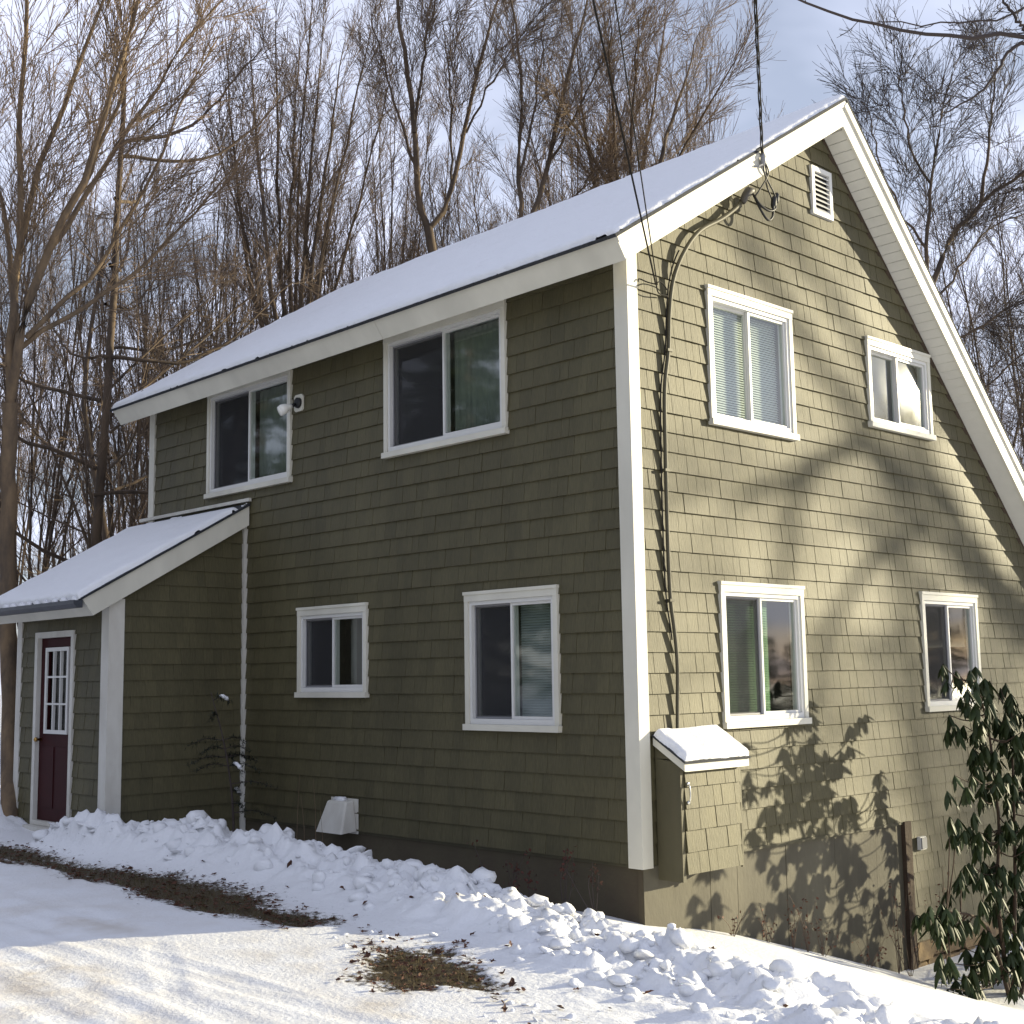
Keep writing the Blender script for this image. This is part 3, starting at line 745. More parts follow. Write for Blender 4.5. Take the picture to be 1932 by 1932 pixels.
trim('porch_wall_trim', [(PXR+.001, PXR+.052, -.056, -.001, -.3, 3.46)], MAT['weathered_white'])
PX1 = -6.0; PX0 = HX0-.12
pr = empty('porch_roof', (0, 0, 0), house)
mb = MB(); mb.prism([(-2.109, 2.509), (-.035, PT_(-.035)), (-.035, PB_(-.035)), (-1.978, 2.335)], PX1-.03, PX1, YZ); mb.build('rake_fascia', MAT['white'], pr)
mb = MB(); mb.prism([(-2.109, 2.509), (-.035, PT_(-.035)), (-.035, PB_(-.035)), (-1.978, 2.335)], PX0, PX0+.03, YZ); mb.build('rake_fascia', MAT['white'], pr)
mb = MB(); mb.prism([(-2.100, 2.505), (-1.974, 2.335), (-1.950, 2.352), (-2.075, 2.515)], PX0+.031, PX1-.031, YZ); mb.build('eave_fascia', MAT['white'], pr)
mb = MB(); mb.prism([(-2.08, 2.500), (-.035, PT_(-.035)-.01), (-.035, PB_(-.035)+.01), (-1.955, 2.36)], PX0+.031, PX1-.031, YZ); mb.build('roof_deck', MAT['soffit'], pr)
mb = MB(); mb.prism([(-2.135, PT_(-2.135)+.003), (-.034, PT_(-.034)+.003), (-.034, PT_(-.034)+.033), (-2.135, PT_(-2.135)+.030)], PX0-.02, PX1+.02, YZ); mb.build('roof_shingles', MAT['asphalt'], pr)
mb = MB(); mb.box(PX0-.1, PX1+.03, -.06, -.024, 3.735, 3.775); mb.build('flashing', MAT['weathered_white'], pr)
# gutter: open trough
gz = 2.415; gm = [(-2.112, gz+.085), (-2.112, gz), (-2.18, gz), (-2.215, gz+.04), (-2.215, gz+.08), (-2.20, gz+.08), (-2.20, gz+.045), (-2.172, gz+.012), (-2.122, gz+.012), (-2.122, gz+.085)]
mb = MB(); mb.prism(gm, PX0-.05, PX1+.02, YZ); mb.prism([(-2.114, gz+.002), (-2.18, gz+.002), (-2.213, gz+.04), (-2.213, gz+.078), (-2.114, gz+.078)], PX1+.021, PX1+.024, YZ); g_ = mb.build('gutter', MAT['gutter'], pr); g_['label'] = 'dark gutter along the porch eave'

door = empty('door', (0, 0, 0), house); door['label'] = 'dark red porch door with nine small panes'
a, b, c, d = DOOR
frame_boxes(PFR, a, b, c, d, .07, -.02, .04, wb=.05).build('frame', MAT['weathered_white'], door)
la, lb, lc, ld = a+.25, b-.22, 1.06, 2.0
mb = MB(); bx = lambda u0, u1, z0, z1: mb.box(u0, u1, -.06, -.015, z0, z1, lambda x, y, z: PFR(x, y, z))
for rc in cut_rects([(a+.071, b-.071, c+.051, d-.071)], [(la, lb, lc, ld)]): bx(*rc)
mb.build('leaf_panel', MAT['door_red'], door)
mb = MB()
for (p, q) in ((a+.16, (a+b)/2-.03), ((a+b)/2+.03, b-.16)): mb.box(p, q, -.014, -.006, c+.2, .88, lambda x, y, z: PFR(x, y, z))
mb.build('raised_panel', MAT['door_red'], door)
frame_boxes(PFR, la-.03, lb+.03, lc-.03, ld+.03, .045, -.014, .006).build('light_frame', MAT['vinyl'], door)
mb = MB(); pw_ = (lb-la)/3; ph_ = (ld-lc)/3
for k in (1, 2):
    mb.box(la+k*pw_-.011, la+k*pw_+.011, -.03, .002, lc+.016, ld-.016, lambda x, y, z: PFR(x, y, z))
    mb.box(la+.016, lb-.016, -.029, .0, lc+k*ph_-.011, lc+k*ph_+.011, lambda x, y, z: PFR(x, y, z))
mb.build('muntin', MAT['vinyl'], door)
for i in range(3):
    for j in range(3):
        mb = MB(); p, q, r_, s_ = la+i*pw_+.008, la+(i+1)*pw_-.008, lc+j*ph_+.008, lc+(j+1)*ph_-.008
        mb.poly([PFR(p, -.04, r_), PFR(q, -.04, r_), PFR(q, -.04, s_), PFR(p, -.04, s_)]); mb.build('pane', MAT['glass'], door)
mb = MB(); mb.box(la-.05, lb+.05, -.5, -.48, lc-.1, ld+.1, lambda x, y, z: PFR(x, y, z)); mb.build('backing', MAT['inside'], door)
mb = MB(); kn = np.array(PFR(a+.125, 0, .96)); mb.tube([kn+(0, .02, 0), kn+(0, -.03, 0), kn+(0, -.04, 0), kn+(0, -.06, 0), kn+(0, -.075, 0)], [.022, .012, .026, .028, .012], 12); mb.build('knob', MAT['brass'], door, True)
mb = MB(); mb.box(a-.02, b+.02, PY-.12, PY-.001, -.14, -.025); mb.build('threshold', MAT['weathered_white'], door)

# ------------------------------------------------------------------ snow on roofs
def snow_slab(name, fn, lu, lv, T, label, nu, nv, seed, edge=0.09, rough=0.5, fade_top=None):
    """fn(u,v,h) -> xyz; u along the eave (0..lu), v up the slope (0..lv), h thickness"""
    us = np.linspace(0, 1, nu); vs_ = np.linspace(0, 1, nv)
    us = lu*(us-0.11*np.sin(2*np.pi*us)/1.0*0.9); vs_ = lv*(vs_-0.11*np.sin(2*np.pi*vs_)*0.9)
    U, V = np.meshgrid(us, vs_, indexing='ij')
    n1 = fbm(U*3.1+seed, V*3.1, 4, seed)
    n2 = fbm(U*11+seed, V*11, 3, seed+1)
    d = np.minimum(np.minimum(U, lu-U), V)
    if fade_top is not None: d = np.minimum(d, np.maximum(0, lv-V-fade_top-0.1*n1))
    dd = np.maximum(d-rough*0.07*(0.5+n2*2.2+n1*1.4), d-.03)
    t = np.clip(dd/edge, 0, 1)
    h = T*np.sqrt(np.clip(1-(1-t)**2, 0, 1))*(1+0.6*n1)+np.where(t > .4, 0.012*n2, 0)
    h = np.where(dd <= 0, -0.012, h)
    X, Y, Z = fn(U, V, h)
    ii = np.arange(U.size).reshape(U.shape)
    q = np.stack([ii[:-1, :-1], ii[1:, :-1], ii[1:, 1:], ii[:-1, 1:]], -1).reshape(-1, 4)
    o = fast_mesh(name, np.stack([X, Y, Z], -1), q, MAT['snow'], smooth=True)
    tag(o, label, 'snow')
    return o
def main_fn(U, V, h):
    s = np.minimum(V-0.01, ln+.03)
    extra = np.maximum(0, V-0.01-(ln+.03))                # rolls over the ridge
    y = EAVE_Y1+ex*s+nx_*(th+h)+extra*0.95; z = EAVE_Z1+ez*s+nz_*(th+h)-extra*0.62
    return X0-.01+U, y, z+SETTLE*np.minimum(0, X0-.01+U)
snow_slab('roof_snow', main_fn, X1-X0+.03, ln+.10, 0.052, 'smooth snow blanket on the main house roof', 300, 120, 3, rough=.3)
pl = math.hypot(2.1, .567*2.1); pex, pez = 2.1/pl, .567*2.1/pl
def porch_fn(U, V, h):
    return PX0-.01+U, -2.14+pex*V-pez*(.034+h), PT_(-2.14)+pez*V+pex*(.034+h)
snow_slab('roof_snow', porch_fn, PX1-PX0+.02, pl+.0, 0.06, 'snow lying on the porch lean-to roof above the red door', 110, 90, 11, rough=.35, fade_top=0.16)
mb = MB()
for k in range(9):
    x = PX1+.0-(k*.22 if k else -.005)-random.uniform(0, .08); L_ = random.uniform(.05, .13)
    mb.tube([(x-L_, -2.165, gz+.05), (x-L_*.5, -2.17, gz+.085), (x, -2.16, gz+.05)], [.02, .045, .022], 8)
tag(mb.build('gutter_snow', MAT['snow'], smooth=True), 'small clumps of snow lying in the dark porch gutter', 'snow', kind='stuff')

# ------------------------------------------------------------------ utility cabinet
cab = empty('utility_cabinet', (0.15, .58, -0.05))
tag(cab, 'olive shingled utility cabinet with snowy white lid against the gable wall', 'cabinet')
CY0, CY1, CX = .165, 1.0, .30
def lid_z(x): return 1.105-.62*x
mb = MB(); mb.box(.034, CX-.02, CY0, CY0+.025, -.1, .9); mb.prism([(.034, .9), (CX-.02, .9), (CX-.02, lid_z(CX-.02)-.05), (.034, lid_z(.034)-.05)], CY0, CY0+.025, lambda p, q, t: (p, t, q)); mb.build('side_panel', MAT['olive'], cab)
mb = MB(); mb.box(.034, CX-.02, CY1-.025, CY1, -.05, .88); mb.build('side_panel', MAT['olive'], cab)
mb = MB(); mb.box(CX-.02, CX, CY0, CY0+.04, -.1, .86); mb.box(CX-.02, CX, CY1-.018, CY1+.003, -.06, .86); mb.box(CX-.02, CX, CY0+.04, CY1-.018, .835, .86); mb.build('door_frame', MAT['olive'], cab)
mb = MB(); mb.box(CX-.02, CX-.004, CY0+.041, CY1-.02, -.04, .834); dr = mb.build('cabinet_door', MAT['olive'], cab)
CDR = lambda u, n, z: (CX-.004+n, u, z)
for c in shingle_cells(CY0+.045, CY1-.03, -.04, .815, [], [], 21):
    v, f = [], []; shingle_geo(c[0], c[1], c[3], CDR, v, f)
    mesh_obj('shingle', v, f, MAT['shake'], dr)
mb = MB(); mb.box(CX+.0, CX+.045, CY0+.045, CY1-.03, .815, .832); mb.build('drip_cap', MAT['olive'], cab)
mb = MB(); LX = .37
mb.prism([(.034, lid_z(.034)-.07), (LX, lid_z(LX)-.07), (LX, lid_z(LX)), (.034, lid_z(.034))], CY0-.025, CY0-.003, lambda p, q, t: (p, t, q))
mb.prism([(.034, lid_z(.034)-.07), (LX, lid_z(LX)-.07), (LX, lid_z(LX)), (.034, lid_z(.034))], CY1+.005, CY1+.03, lambda p, q, t: (p, t, q))
mb.box(LX-.022, LX-.001, CY0-.002, CY1+.004, lid_z(LX)-.072, lid_z(LX)-.001); mb.build('lid_fascia', MAT['white'], cab)
mb = MB(); mb.prism([(.03, lid_z(.03)), (LX+.012, lid_z(LX+.012)), (LX+.012, lid_z(LX+.012)+.016), (.03, lid_z(.03)+.016)], CY0-.035, CY1+.04, lambda p, q, t: (p, t, q)); mb.build('lid', MAT['asphalt'], cab)
mb = MB(); hy = CY0+.075
mb.tube(spline([(CX+.02, hy, .69), (CX+.035, hy, .68), (CX+.042, hy, .62), (CX+.035, hy, .56), (CX+.02, hy, .55)], 12), .006, 6)
mb.tube([(CX+.01, hy, .70), (CX+.027, hy, .70)], .016, 8); mb.tube([(CX+.01, hy, .545), (CX+.027, hy, .545)], .016, 8); mb.build('handle', MAT['steel'], cab, True)
def lid_fn(U, V, h):
    x = LX+.01-V*.85; return x+.5*h, CY0-.035+U, lid_z(x)+.016+.86*h
snow_slab('lid_snow', lid_fn, CY1-CY0+.075, .40, .062, 'thick rounded snow on the utility cabinet lid', 60, 40, 17, edge=.06, rough=.25, fade_top=-0.2)

# ------------------------------------------------------------------ service conduit, cables
cp = spline([(.10, 1.66, 6.21), (.085, 1.58, 6.11), (.08, 1.32, 5.92), (.08, .96, 5.71), (.08, .71, 5.44), (.06, .575, 5.16), (.05, .52, 4.85), (.05, .49, 4.5), (.05, .42, 4.12), (.05, .405, 3.5), (.05, .40, 2.9), (.05, .41, 2.3), (.05, .455, 1.98), (.05, .48, 1.68), (.05, .462, 1.3), (.06, .435, .98)], 110)
con = empty('service_conduit', (.07, .43, 1.0)); tag(con, 'olive painted service conduit bending down the gable wall into the cabinet', 'conduit')
mb = MB(); mb.tube(cp, np.interp(np.linspace(0, 1, len(cp)), [0, .25, 1], [.024, .021, .0165]), 10); mb.build('pipe', MAT['conduit'], con, True)
mb = MB(); mb.tube([(.11, 1.62, 6.15), (.12, 1.66, 6.22), (.13, 1.70, 6.27), (.135, 1.735, 6.27), (.14, 1.745, 6.255)], [.032, .042, .05, .048, .03], 12); mb.build('weatherhead', MAT['conduit_hi'], con, True)
for (y, z) in ((.492, 4.5), (.405, 3.4), (.415, 2.25)):
    mb = MB(); mb.box(.018, .074, y-.034, y+.034, z-.012, z+.012); mb.build('strap', MAT['conduit'], con)
# second thin cable beside the pipe
mb = MB(); tp = cp[28:].copy(); tp[:, 1] -= .035; tp[:, 0] = .036; tp[:, 1] += .012*np.sin(np.linspace(0, 9, len(tp))); tp = tp[:62]
mb.tube(tp, .007, 6); mb.build('thin_cable', MAT['cable'], con, True)

def sagged(a, b, sag, n=40):
    t = np.linspace(0, 1, n)[:, None]; p = np.array(a)*(1-t)+np.array(b)*t; p[:, 2] -= sag*4*(t*(1-t))[:, 0]; return p
drop = empty('service_drop_cable', (.3, 1.7, 6.6)); tag(drop, 'twisted black service cable dropping to the rake fascia with loops at its end', 'cable')
A_ = np.array([.305, 1.70, 6.60]); B_ = A_+8.2*(np.array([1.57, -.14, 7.0])-A_)/math.hypot(1.27, 1.84)
ctr = sagged(A_, B_, .10, 160)
for k in range(3):
    ph = np.linspace(0, 42, 160)+k*2.094; rr = .010
    mb = MB(); mb.tube(ctr+np.stack([rr*np.cos(ph), rr*.5*np.cos(ph+.5), rr*np.sin(ph)], -1), .0062, 5); mb.build('strand', MAT['cable'], drop, True)
mb = MB(); mb.tube([(.29, 1.715, 6.47), (.31, 1.70, 6.52), (.318, 1.70, 6.56), (.31, 1.70, 6.61)], [.014, .03, .03, .016], 10); mb.build('insulator', MAT['grey_metal'], drop, True)
mb = MB(); mb.tube([(.281, 1.60, 6.45), (.31, 1.63, 6.455), (.31, 1.69, 6.49)], .009, 6); mb.build('hook', MAT['grey_metal'], drop)
for pts, r_ in (([(.315, 1.70, 6.55), (.30, 1.73, 6.42), (.26, 1.86, 6.36), (.22, 2.00, 6.30), (.21, 2.03, 6.24)], .008), ([(.315, 1.70, 6.55), (.29, 1.78, 6.45), (.24, 1.84, 6.36), (.2, 1.99, 6.24)], .008), ([(.315, 1.70, 6.55), (.30, 1.80, 6.44), (.26, 1.74, 6.3), (.22, 1.68, 6.2), (.15, 1.74, 6.26)], .008),
                ([(.15, 1.74, 6.255), (.20, 1.78, 6.14), (.22, 1.9, 6.10), (.22, 2.0, 6.14), (.2, 2.05, 6.22)], .012), ([(.15, 1.745, 6.25), (.2, 1.80, 6.08), (.22, 1.88, 6.0), (.22, 1.96, 6.06), (.21, 1.995, 6.2)], .012)):
    mb = MB(); mb.tube(spline(pts, 26), r_, 6); mb.build('loop', MAT['black'], drop, True)
for (y, z, dz) in ((2.01, 6.22, .06), (2.055, 6.27, .055)):
    mb = MB(); mb.tube([(.205, y-.02, z-dz), (.205, y-.005, z-dz*.6), (.205, y+.005, z+dz*.6), (.205, y+.01, z+dz)], [.018, .03, .03, .016], 10); mb.build('connector', MAT['black'], drop, True)
for k, (dy, end) in enumerate(((0.0, (2.05, -2.62, 5.92)), (.02, (2.2, -2.60, 5.98)))):
    a_ = np.array([.12, .255+dy, 5.05]); e_ = np.array(end); b_ = a_+4.3*(e_-a_)
    t = empty('telephone_line', tuple(a_)); tag(t, ('thin black telephone line slanting up past the eave' if k == 0 else 'second thin line running beside the telephone line past the eave'), 'cable')
    mb = MB(); mb.tube(sagged(a_, b_, .05, 60), .0085 if k == 0 else .006, 6); mb.build('wire', MAT['cable'], t, True)
    if k == 0:
        for pts in ([(.12, .255, 5.05), (.07, .2, 5.07), (.045, .12, 5.09), (.05, .10, 5.06)], [(.12, .255, 5.05), (.09, .35, 5.1), (.06, .45, 5.09), (.05, .50, 5.06)], [(.12, .26, 5.05), (.09, .33, 4.99), (.06, .49, 5.0)]):
            mb = MB(); mb.tube(spline(pts, 14), .006, 6); mb.build('tail', MAT['cable'], t, True)

# ------------------------------------------------------------------ flood light, hood, outlet
fl = empty('flood_light', (-4.975, -.03, 4.66)); tag(fl, 'twin white floodlight on square plate beside the upper left front window', 'floodlight')
mb = MB(); e = .025; a, b, c, d = -5.06, -4.89, 4.67, 4.865
mb.prism([(a+e, c), (b-e, c), (b, c+e), (b, d-e), (b-e, d), (a+e, d), (a, d-e), (a, c+e)], -.024, -.045, lambda p, q, t: (p, t, q)); mb.build('plate', MAT['white'], fl)
mb = MB(); mb.tube([(-4.965, -.045, 4.765), (-4.965, -.075, 4.765), (-4.965, -.085, 4.765)], [.062, .06, .03], 16); mb.build('base', MAT['black'], fl, True)
for (sx, sz, nm) in ((-.02, -.02, 0), (-.06, -.055, 1)):
    c0 = np.array([-4.97+sx*.5, -.085, 4.755+sz*.3]); dv = np.array([-.35 if nm else -.2, -.8, -.42]); dv /= np.linalg.norm(dv)
    mb = MB(); mb.tube([c0, c0+dv*.05], .018, 8); mb.build('arm', MAT['black'], fl, True)
    mb = MB(); c1 = c0+dv*.05; mb.tube([c1, c1+dv*.03, c1+dv*.08, c1+dv*.12, c1+dv*.14, c1+dv*.145], [.026, .034, .055, .062, .055, .01], 16); mb.build('lamp', MAT['bulb'], fl, True)

hd = empty('vent_hood', (-4.1, -.1, 0.0)); tag(hd, 'white flared dryer vent hood low on the front wall', 'vent hood')
mb = MB()
top = [(-4.28, -.022, .345), (-3.95, -.022, .345), (-3.95, -.13, .335), (-4.28, -.13, .335)]
bot = [(-4.33, -.022, .03), (-3.89, -.022, .03), (-3.88, -.24, .015), (-4.34, -.24, .015)]
n = 0; mb.v = bot+top; mb.f = [(4, 5, 6, 7), (0, 1, 5, 4), (1, 2, 6, 5), (2, 3, 7, 6), (3, 0, 4, 7)]
hb = mb.build('hood', MAT['weathered_white'], hd)
md = hb.modifiers.new('bevel', 'BEVEL'); md.width = .02; md.segments = 2
mb = MB(); mb.tube([(-4.2, -.08, .345), (-4.03, -.08, .35)], .03, 8); o = mb.build('cap', MAT['snow'], hd, True)
mb = MB(); mb.box(-4.35, -3.87, -.024, -.0225, -.0, .36); mb.build('flange', MAT['weathered_white'], hd)

ob = empty('outlet_box', (.02, 4.5, -.28)); tag(ob, 'small white outlet box on the gable shingles beside the dark post', 'outlet')
mb = MB(); mb.box(.02, .06, 4.44, 4.56, -.285, -.15); mb.build('box', MAT['vinyl'], ob); mb = MB(); mb.box(.06, .075, 4.45, 4.55, -.275, -.16); mb.build('cover', MAT['grey_metal'], ob)

# ------------------------------------------------------------------ trees
def unit(a): return a/(np.linalg.norm(a, axis=-1, keepdims=True)+1e-9)
def resample(p, n):
    p = np.asarray(p, float); sp = spline(p, n*4); d = np.r_[0, np.cumsum(np.linalg.norm(np.diff(sp, axis=0), axis=1))]
    t = np.linspace(0, d[-1], n); return np.stack([np.interp(t, d, sp[:, k]) for k in range(3)], -1)
def sprout(pts, rad, rng, per, t0, t1, ratio, ang, up, npts, wig, rk, tip=0.25, lmin=0.15, out_bias=0.0):
    """children of every branch of pts (B,P,3)"""
    B, P, _ = pts.shape
    seg = np.linalg.norm(np.diff(pts, axis=1), axis=2); Lp = seg.sum(1)
    par = np.repeat(np.arange(B), per); C_ = len(par)
    t = (np.tile(np.arange(per), B)+rng.random(C_))/per; t = t0+(t1-t0)*t
    x = t*(P-1); i = np.minimum(x.astype(int), P-2); fr = (x-i)[:, None]
    p0 = pts[par, i]*(1-fr)+pts[par, i+1]*fr
    tan = unit(pts[par, i+1]-pts[par, i])
    rp = rad[par, i]*(1-fr[:, 0])+rad[par, i+1]*fr[:, 0]
    rv = rng.normal(size=(C_, 3)); perp = unit(rv-(rv*tan).sum(1, keepdims=True)*tan)
    a = np.radians(rng.normal(ang[0], ang[1], C_))[:, None]
    d = unit(tan*np.cos(a)+perp*np.sin(a))
    Ln = np.maximum(lmin, Lp[par]*ratio*(1.15-0.75*t)*rng.uniform(0.6, 1.25, C_))
    out = np.zeros((C_, npts, 3)); out[:, 0] = p0; st = (Ln/(npts-1))[:, None]
    for k in range(1, npts):
        out[:, k] = out[:, k-1]+d*st
        d = unit(d+np.array([0, 0, up])+wig*rng.normal(size=(C_, 3)))
    r0 = np.minimum(rp*0.62, rk*Ln)
    r = r0[:, None]*np.linspace(1, tip, npts)[None]
    return out, r
def tube_arrays(pts, rad, sides):
    B, P, _ = pts.shape
    tan = unit(np.gradient(pts, axis=1)); ref = np.where(np.abs(tan[..., 2:3]) > 0.9, np.array([1.0, 0, 0]), np.array([0, 0, 1.0]))
    a = unit(np.cross(tan, ref)); b = np.cross(tan, a)
    th = np.arange(sides)*2*np.pi/sides
    v = pts[:, :, None]+rad[:, :, None, None]*(a[:, :, None]*np.cos(th)[None, None, :, None]+b[:, :, None]*np.sin(th)[None, None, :, None])
    ii = np.arange(B*P*sides).reshape(B, P, sides); jj = np.roll(ii, -1, axis=2)
    q = np.stack([ii[:, :-1], jj[:, :-1], jj[:, 1:], ii[:, 1:]], -1).reshape(-1, 4)
    return v.reshape(-1, 3), q
def join(parts):
    V, Q, n = [], [], 0
    for v, q in parts: V.append(v); Q.append(q+n); n += len(v)
    return np.concatenate(V), np.concatenate(Q)
THICK = 0.46
def make_tree(name, limbs, base, label, group, seed, bark, twig, lv, cat='tree', thick=THICK):
    """limbs: list of (points, r0, r1); lv: (per1, per2, per3, ratio1, up, ang)"""
    rng = np.random.default_rng(seed)
    root = empty(name, tuple(base)); tag(root, label, cat, group)
    NP = 14
    pts = np.stack([resample(p, NP) for p, _, _ in limbs]); rad = np.stack([np.linspace(a*thick, max(b*thick*1.15, .009), NP) for _, a, b in limbs])
    pts[:, 1:-1] += rng.normal(size=(len(limbs), NP-2, 3))*0.018
    v, q = tube_arrays(pts, rad, 8)
    per1, per2, per3, ratio1, up, ang = lv
    st = [k for k in range(len(limbs)) if limbs[k][2] < 0.09]
    P1, R1 = sprout(pts[st], rad[st], rng, per1, 0.22, 1.0, ratio1, (ang, 9), up, 9, 0.035, 0.0072, lmin=0.8)
    v1, q1 = tube_arrays(P1, R1, 5)
    V, Q = join([(v, q), (v1, q1)])
    tr = fast_mesh('trunk', V, Q, bark, root, True)
    P2, R2 = sprout(P1, R1, rng, per2, 0.12, 1.0, 0.55, (ang+1, 8), up, 5, 0.045, 0.006, lmin=0.6)
    R2 = np.maximum(R2, 0.004)
    P3, R3 = sprout(P2, R2, rng, per3, 0.1, 0.95, 0.6, (25, 9), up*0.8, 4, 0.05, 0.008, tip=0.5, lmin=0.3)
    R3 = np.clip(R3, 0.0032, 0.005)
    Pt, Rt = sprout(P1, R1, rng, max(3, per2//2), 0.3, 1.0, 0.25, (28, 10), up, 4, 0.05, 0.010, tip=0.5, lmin=0.3)
    Rt = np.clip(Rt, 0.004, 0.007)
    V, Q = join([tube_arrays(P2, R2, 4), tube_arrays(P3, R3, 3), tube_arrays(Pt, Rt, 3)])
    fast_mesh('crown', V, Q, twig, root, True)
    return root
def copy_tree(root, loc, rotz, scale, label, group):
    r = root.copy(); COL.objects.link(r); r.location = loc; r.rotation_euler = (0, 0, rotz); r.scale = scale
    r['label'] = label; r['group'] = group
    for ch in root.children:
        c = ch.copy(); COL.objects.link(c); c.parent = r
    return r
def vase_limbs(base, n, H_, spread, fork, rng, r0=0.2, lean=(0, 0)):
    base = np.asarray(base, float); limbs = []
    top = base+np.array([lean[0]*.3, lean[1]*.3, fork])
    limbs.append(([base-(0, 0, .4), base+(top-base)*.5+rng.normal(size=3)*.05, top], r0*1.25, r0))
    for k in range(n):
        az = 2*math.pi*(k+rng.random()*.7)/n; sp = spread*rng.uniform(.35, 1.0); h = H_*rng.uniform(.78, 1.05)
        e = np.array([math.cos(az)*sp+lean[0], math.sin(az)*sp+lean[1], 0])
        s0 = base+np.array([0, 0, fork*rng.uniform(.7, 1.0)])
        limbs.append(([s0, s0+e*.38+(0, 0, (h-fork)*.30), s0+e*.72+(0, 0, (h-fork)*.64), s0+e+(0, 0, h-fork)], r0*rng.uniform(.45, .72), .016))
    return limbs
def spot(u, dist):
    d = _f*1.0+_r*(u-966.0)/2464.0; d = d/np.linalg.norm(d[:2]); p = CAM+d*dist
    return np.array([p[0], p[1], ground_z(p[0], p[1])])

# named trees
def limb_px(dist, pts, ddepth=0.0):
    n = len(pts); return [at(u, v, dist+ddepth*i/(n-1)) for i, (u, v) in enumerate(pts)]
k_ = .4085
def zz(*p): return [(x*k_, y*k_) for x, y in p]
b_ = spot(40, 17.0)
D1 = 17.0
limbs = [([b_-(0, 0, .3), at(15, 1100, D1), at(18, 760, D1)], .30, .22),
         (limb_px(D1, [(18, 770)]+zz((75, 1300), (100, 900), (90, 600), (110, 200), (100, -150)), -.5), .15, .05),
         (limb_px(D1, [(20, 740)]+zz((75, 1300), (130, 950), (230, 650), (350, 330), (500, -60)), .8), .15, .045),
         (limb_px(D1, [(20, 750)]+zz((110, 1480), (250, 1100), (400, 780), (530, 400), (650, -60)), -1.0), .17, .045),
         (limb_px(D1, zz((230, 1150), (320, 1000), (520, 700), (660, 500), (860, 200), (1060, -40)), 1.0), .10, .022),
         (limb_px(D1, zz((300, 1010), (430, 760), (560, 420), (600, 100), (640, -100)), -.8), .08, .03),
         (limb_px(D1, [(10, 690)]+zz((130, 1570), (300, 1470), (560, 1310), (720, 1170), (960, 920), (1120, 740)), .5), .10, .016),
         (limb_px(D1, zz((120, 1560), (330, 1360), (480, 1180), (720, 760), (830, 480), (1010, 170)), 1.5), .09, .016),
         (limb_px(D1, zz((60, 1500), (40, 1100), (-60, 600), (-120, 100)), .5), .10, .03)]
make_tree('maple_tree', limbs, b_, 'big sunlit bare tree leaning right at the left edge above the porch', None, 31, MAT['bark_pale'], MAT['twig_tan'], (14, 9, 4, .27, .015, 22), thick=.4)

D2 = 25.0; b_ = spot(560, D2)
def fan(D, fork, tips, r0, dd=1.0, seed=0):
    rg = np.random.default_rng(seed); out = []
    for (m, t) in tips:
        out.append(([at(*fork, D), at(*m, D+rg.uniform(-dd, dd)*.6), at(*t, D+rg.uniform(-dd, dd)*1.6)], r0*rg.uniform(.55, .85), .014))
    return out
limbs = [([b_-(0, 0, .3), (b_+at(560, 800, D2))/2, at(560, 790, D2)], .26, .2)]
limbs += fan(D2, (560, 800), [((470, 520), (425, 80)), ((505, 480), (470, 60)), ((530, 500), (520, 40)), ((545, 450), (565, 90)), ((575, 470), (610, 50)), ((590, 500), (650, 80)), ((610, 480), (700, 60)), ((640, 520), (745, 120)), ((490, 560), (405, 250)), ((560, 400), (590, -10))], .16, 1.2, 4)
make_tree('maple_tree', limbs, b_, 'dense many stemmed bare tree fanning up behind the left half of the roof', None, 32, MAT['bark'], MAT['twig'], (13, 9, 5, .26, .03, 20))

D3 = 24.0; b_ = spot(822, D3)
limbs = [([b_-(0, 0, .3), at(824, 650, D3), at(818, 480, D3), at(808, 428, D3)], .22, .16),
         ([at(808, 432, D3), at(792, 390, D3), at(780, 230, D3-.4), at(757, 60, D3-.8), at(735, -120, D3-1)], .14, .04),
         ([at(808, 434, D3), at(838, 395, D3), at(872, 270, D3+.5), at(905, 120, D3+.9), at(960, -60, D3+1.2)], .12, .035),
         ([at(786, 330, D3-.2), at(748, 200, D3), at(700, 40, D3+.5)], .06, .02), ([at(782, 250, D3-.4), at(800, 120, D3-.3), at(830, -60, D3)], .07, .02),
         ([at(852, 350, D3+.2), at(850, 200, D3), at(835, 40, D3)], .05, .015), ([at(880, 250, D3+.5), at(925, 160, D3), at(1000, 40, D3)], .05, .015)]
make_tree('maple_tree', limbs, b_, 'tall bare tree forking in a clear V above the middle of the roof', None, 33, MAT['bark'], MAT['twig'], (13, 9, 5, .28, .02, 24))

D4 = 23.0; b_ = spot(985, D4)
limbs = [([b_-(0, 0, .3), at(975, 600, D4), at(968, 500, D4)], .22, .17)]
limbs += [([at(968, 505, D4), at(1005, 410, D4), at(1035, 300, D4+.4), at(1075, 130, D4+.7), at(1120, -40, D4+1)], .13, .03),
          ([at(968, 505, D4), at(985, 400, D4), at(978, 300, D4), at(985, 150, D4-.4), at(960, -40, D4-.8)], .11, .025),
          ([at(1030, 320, D4+.4), at(1080, 230, D4), at(1150, 80, D4)], .06, .018), ([at(980, 330, D4), at(1010, 200, D4+.5), at(1030, 20, D4+1)], .06, .018),
          ([at(1000, 425, D4), at(1075, 380, D4+.5), at(1140, 290, D4+1)], .05, .014)]
make_tree('maple_tree', limbs, b_, 'bare tree of two leaning stems right of the V shaped tree', None, 34, MAT['bark'], MAT['twig'], (13, 9, 5, .28, .02, 24))

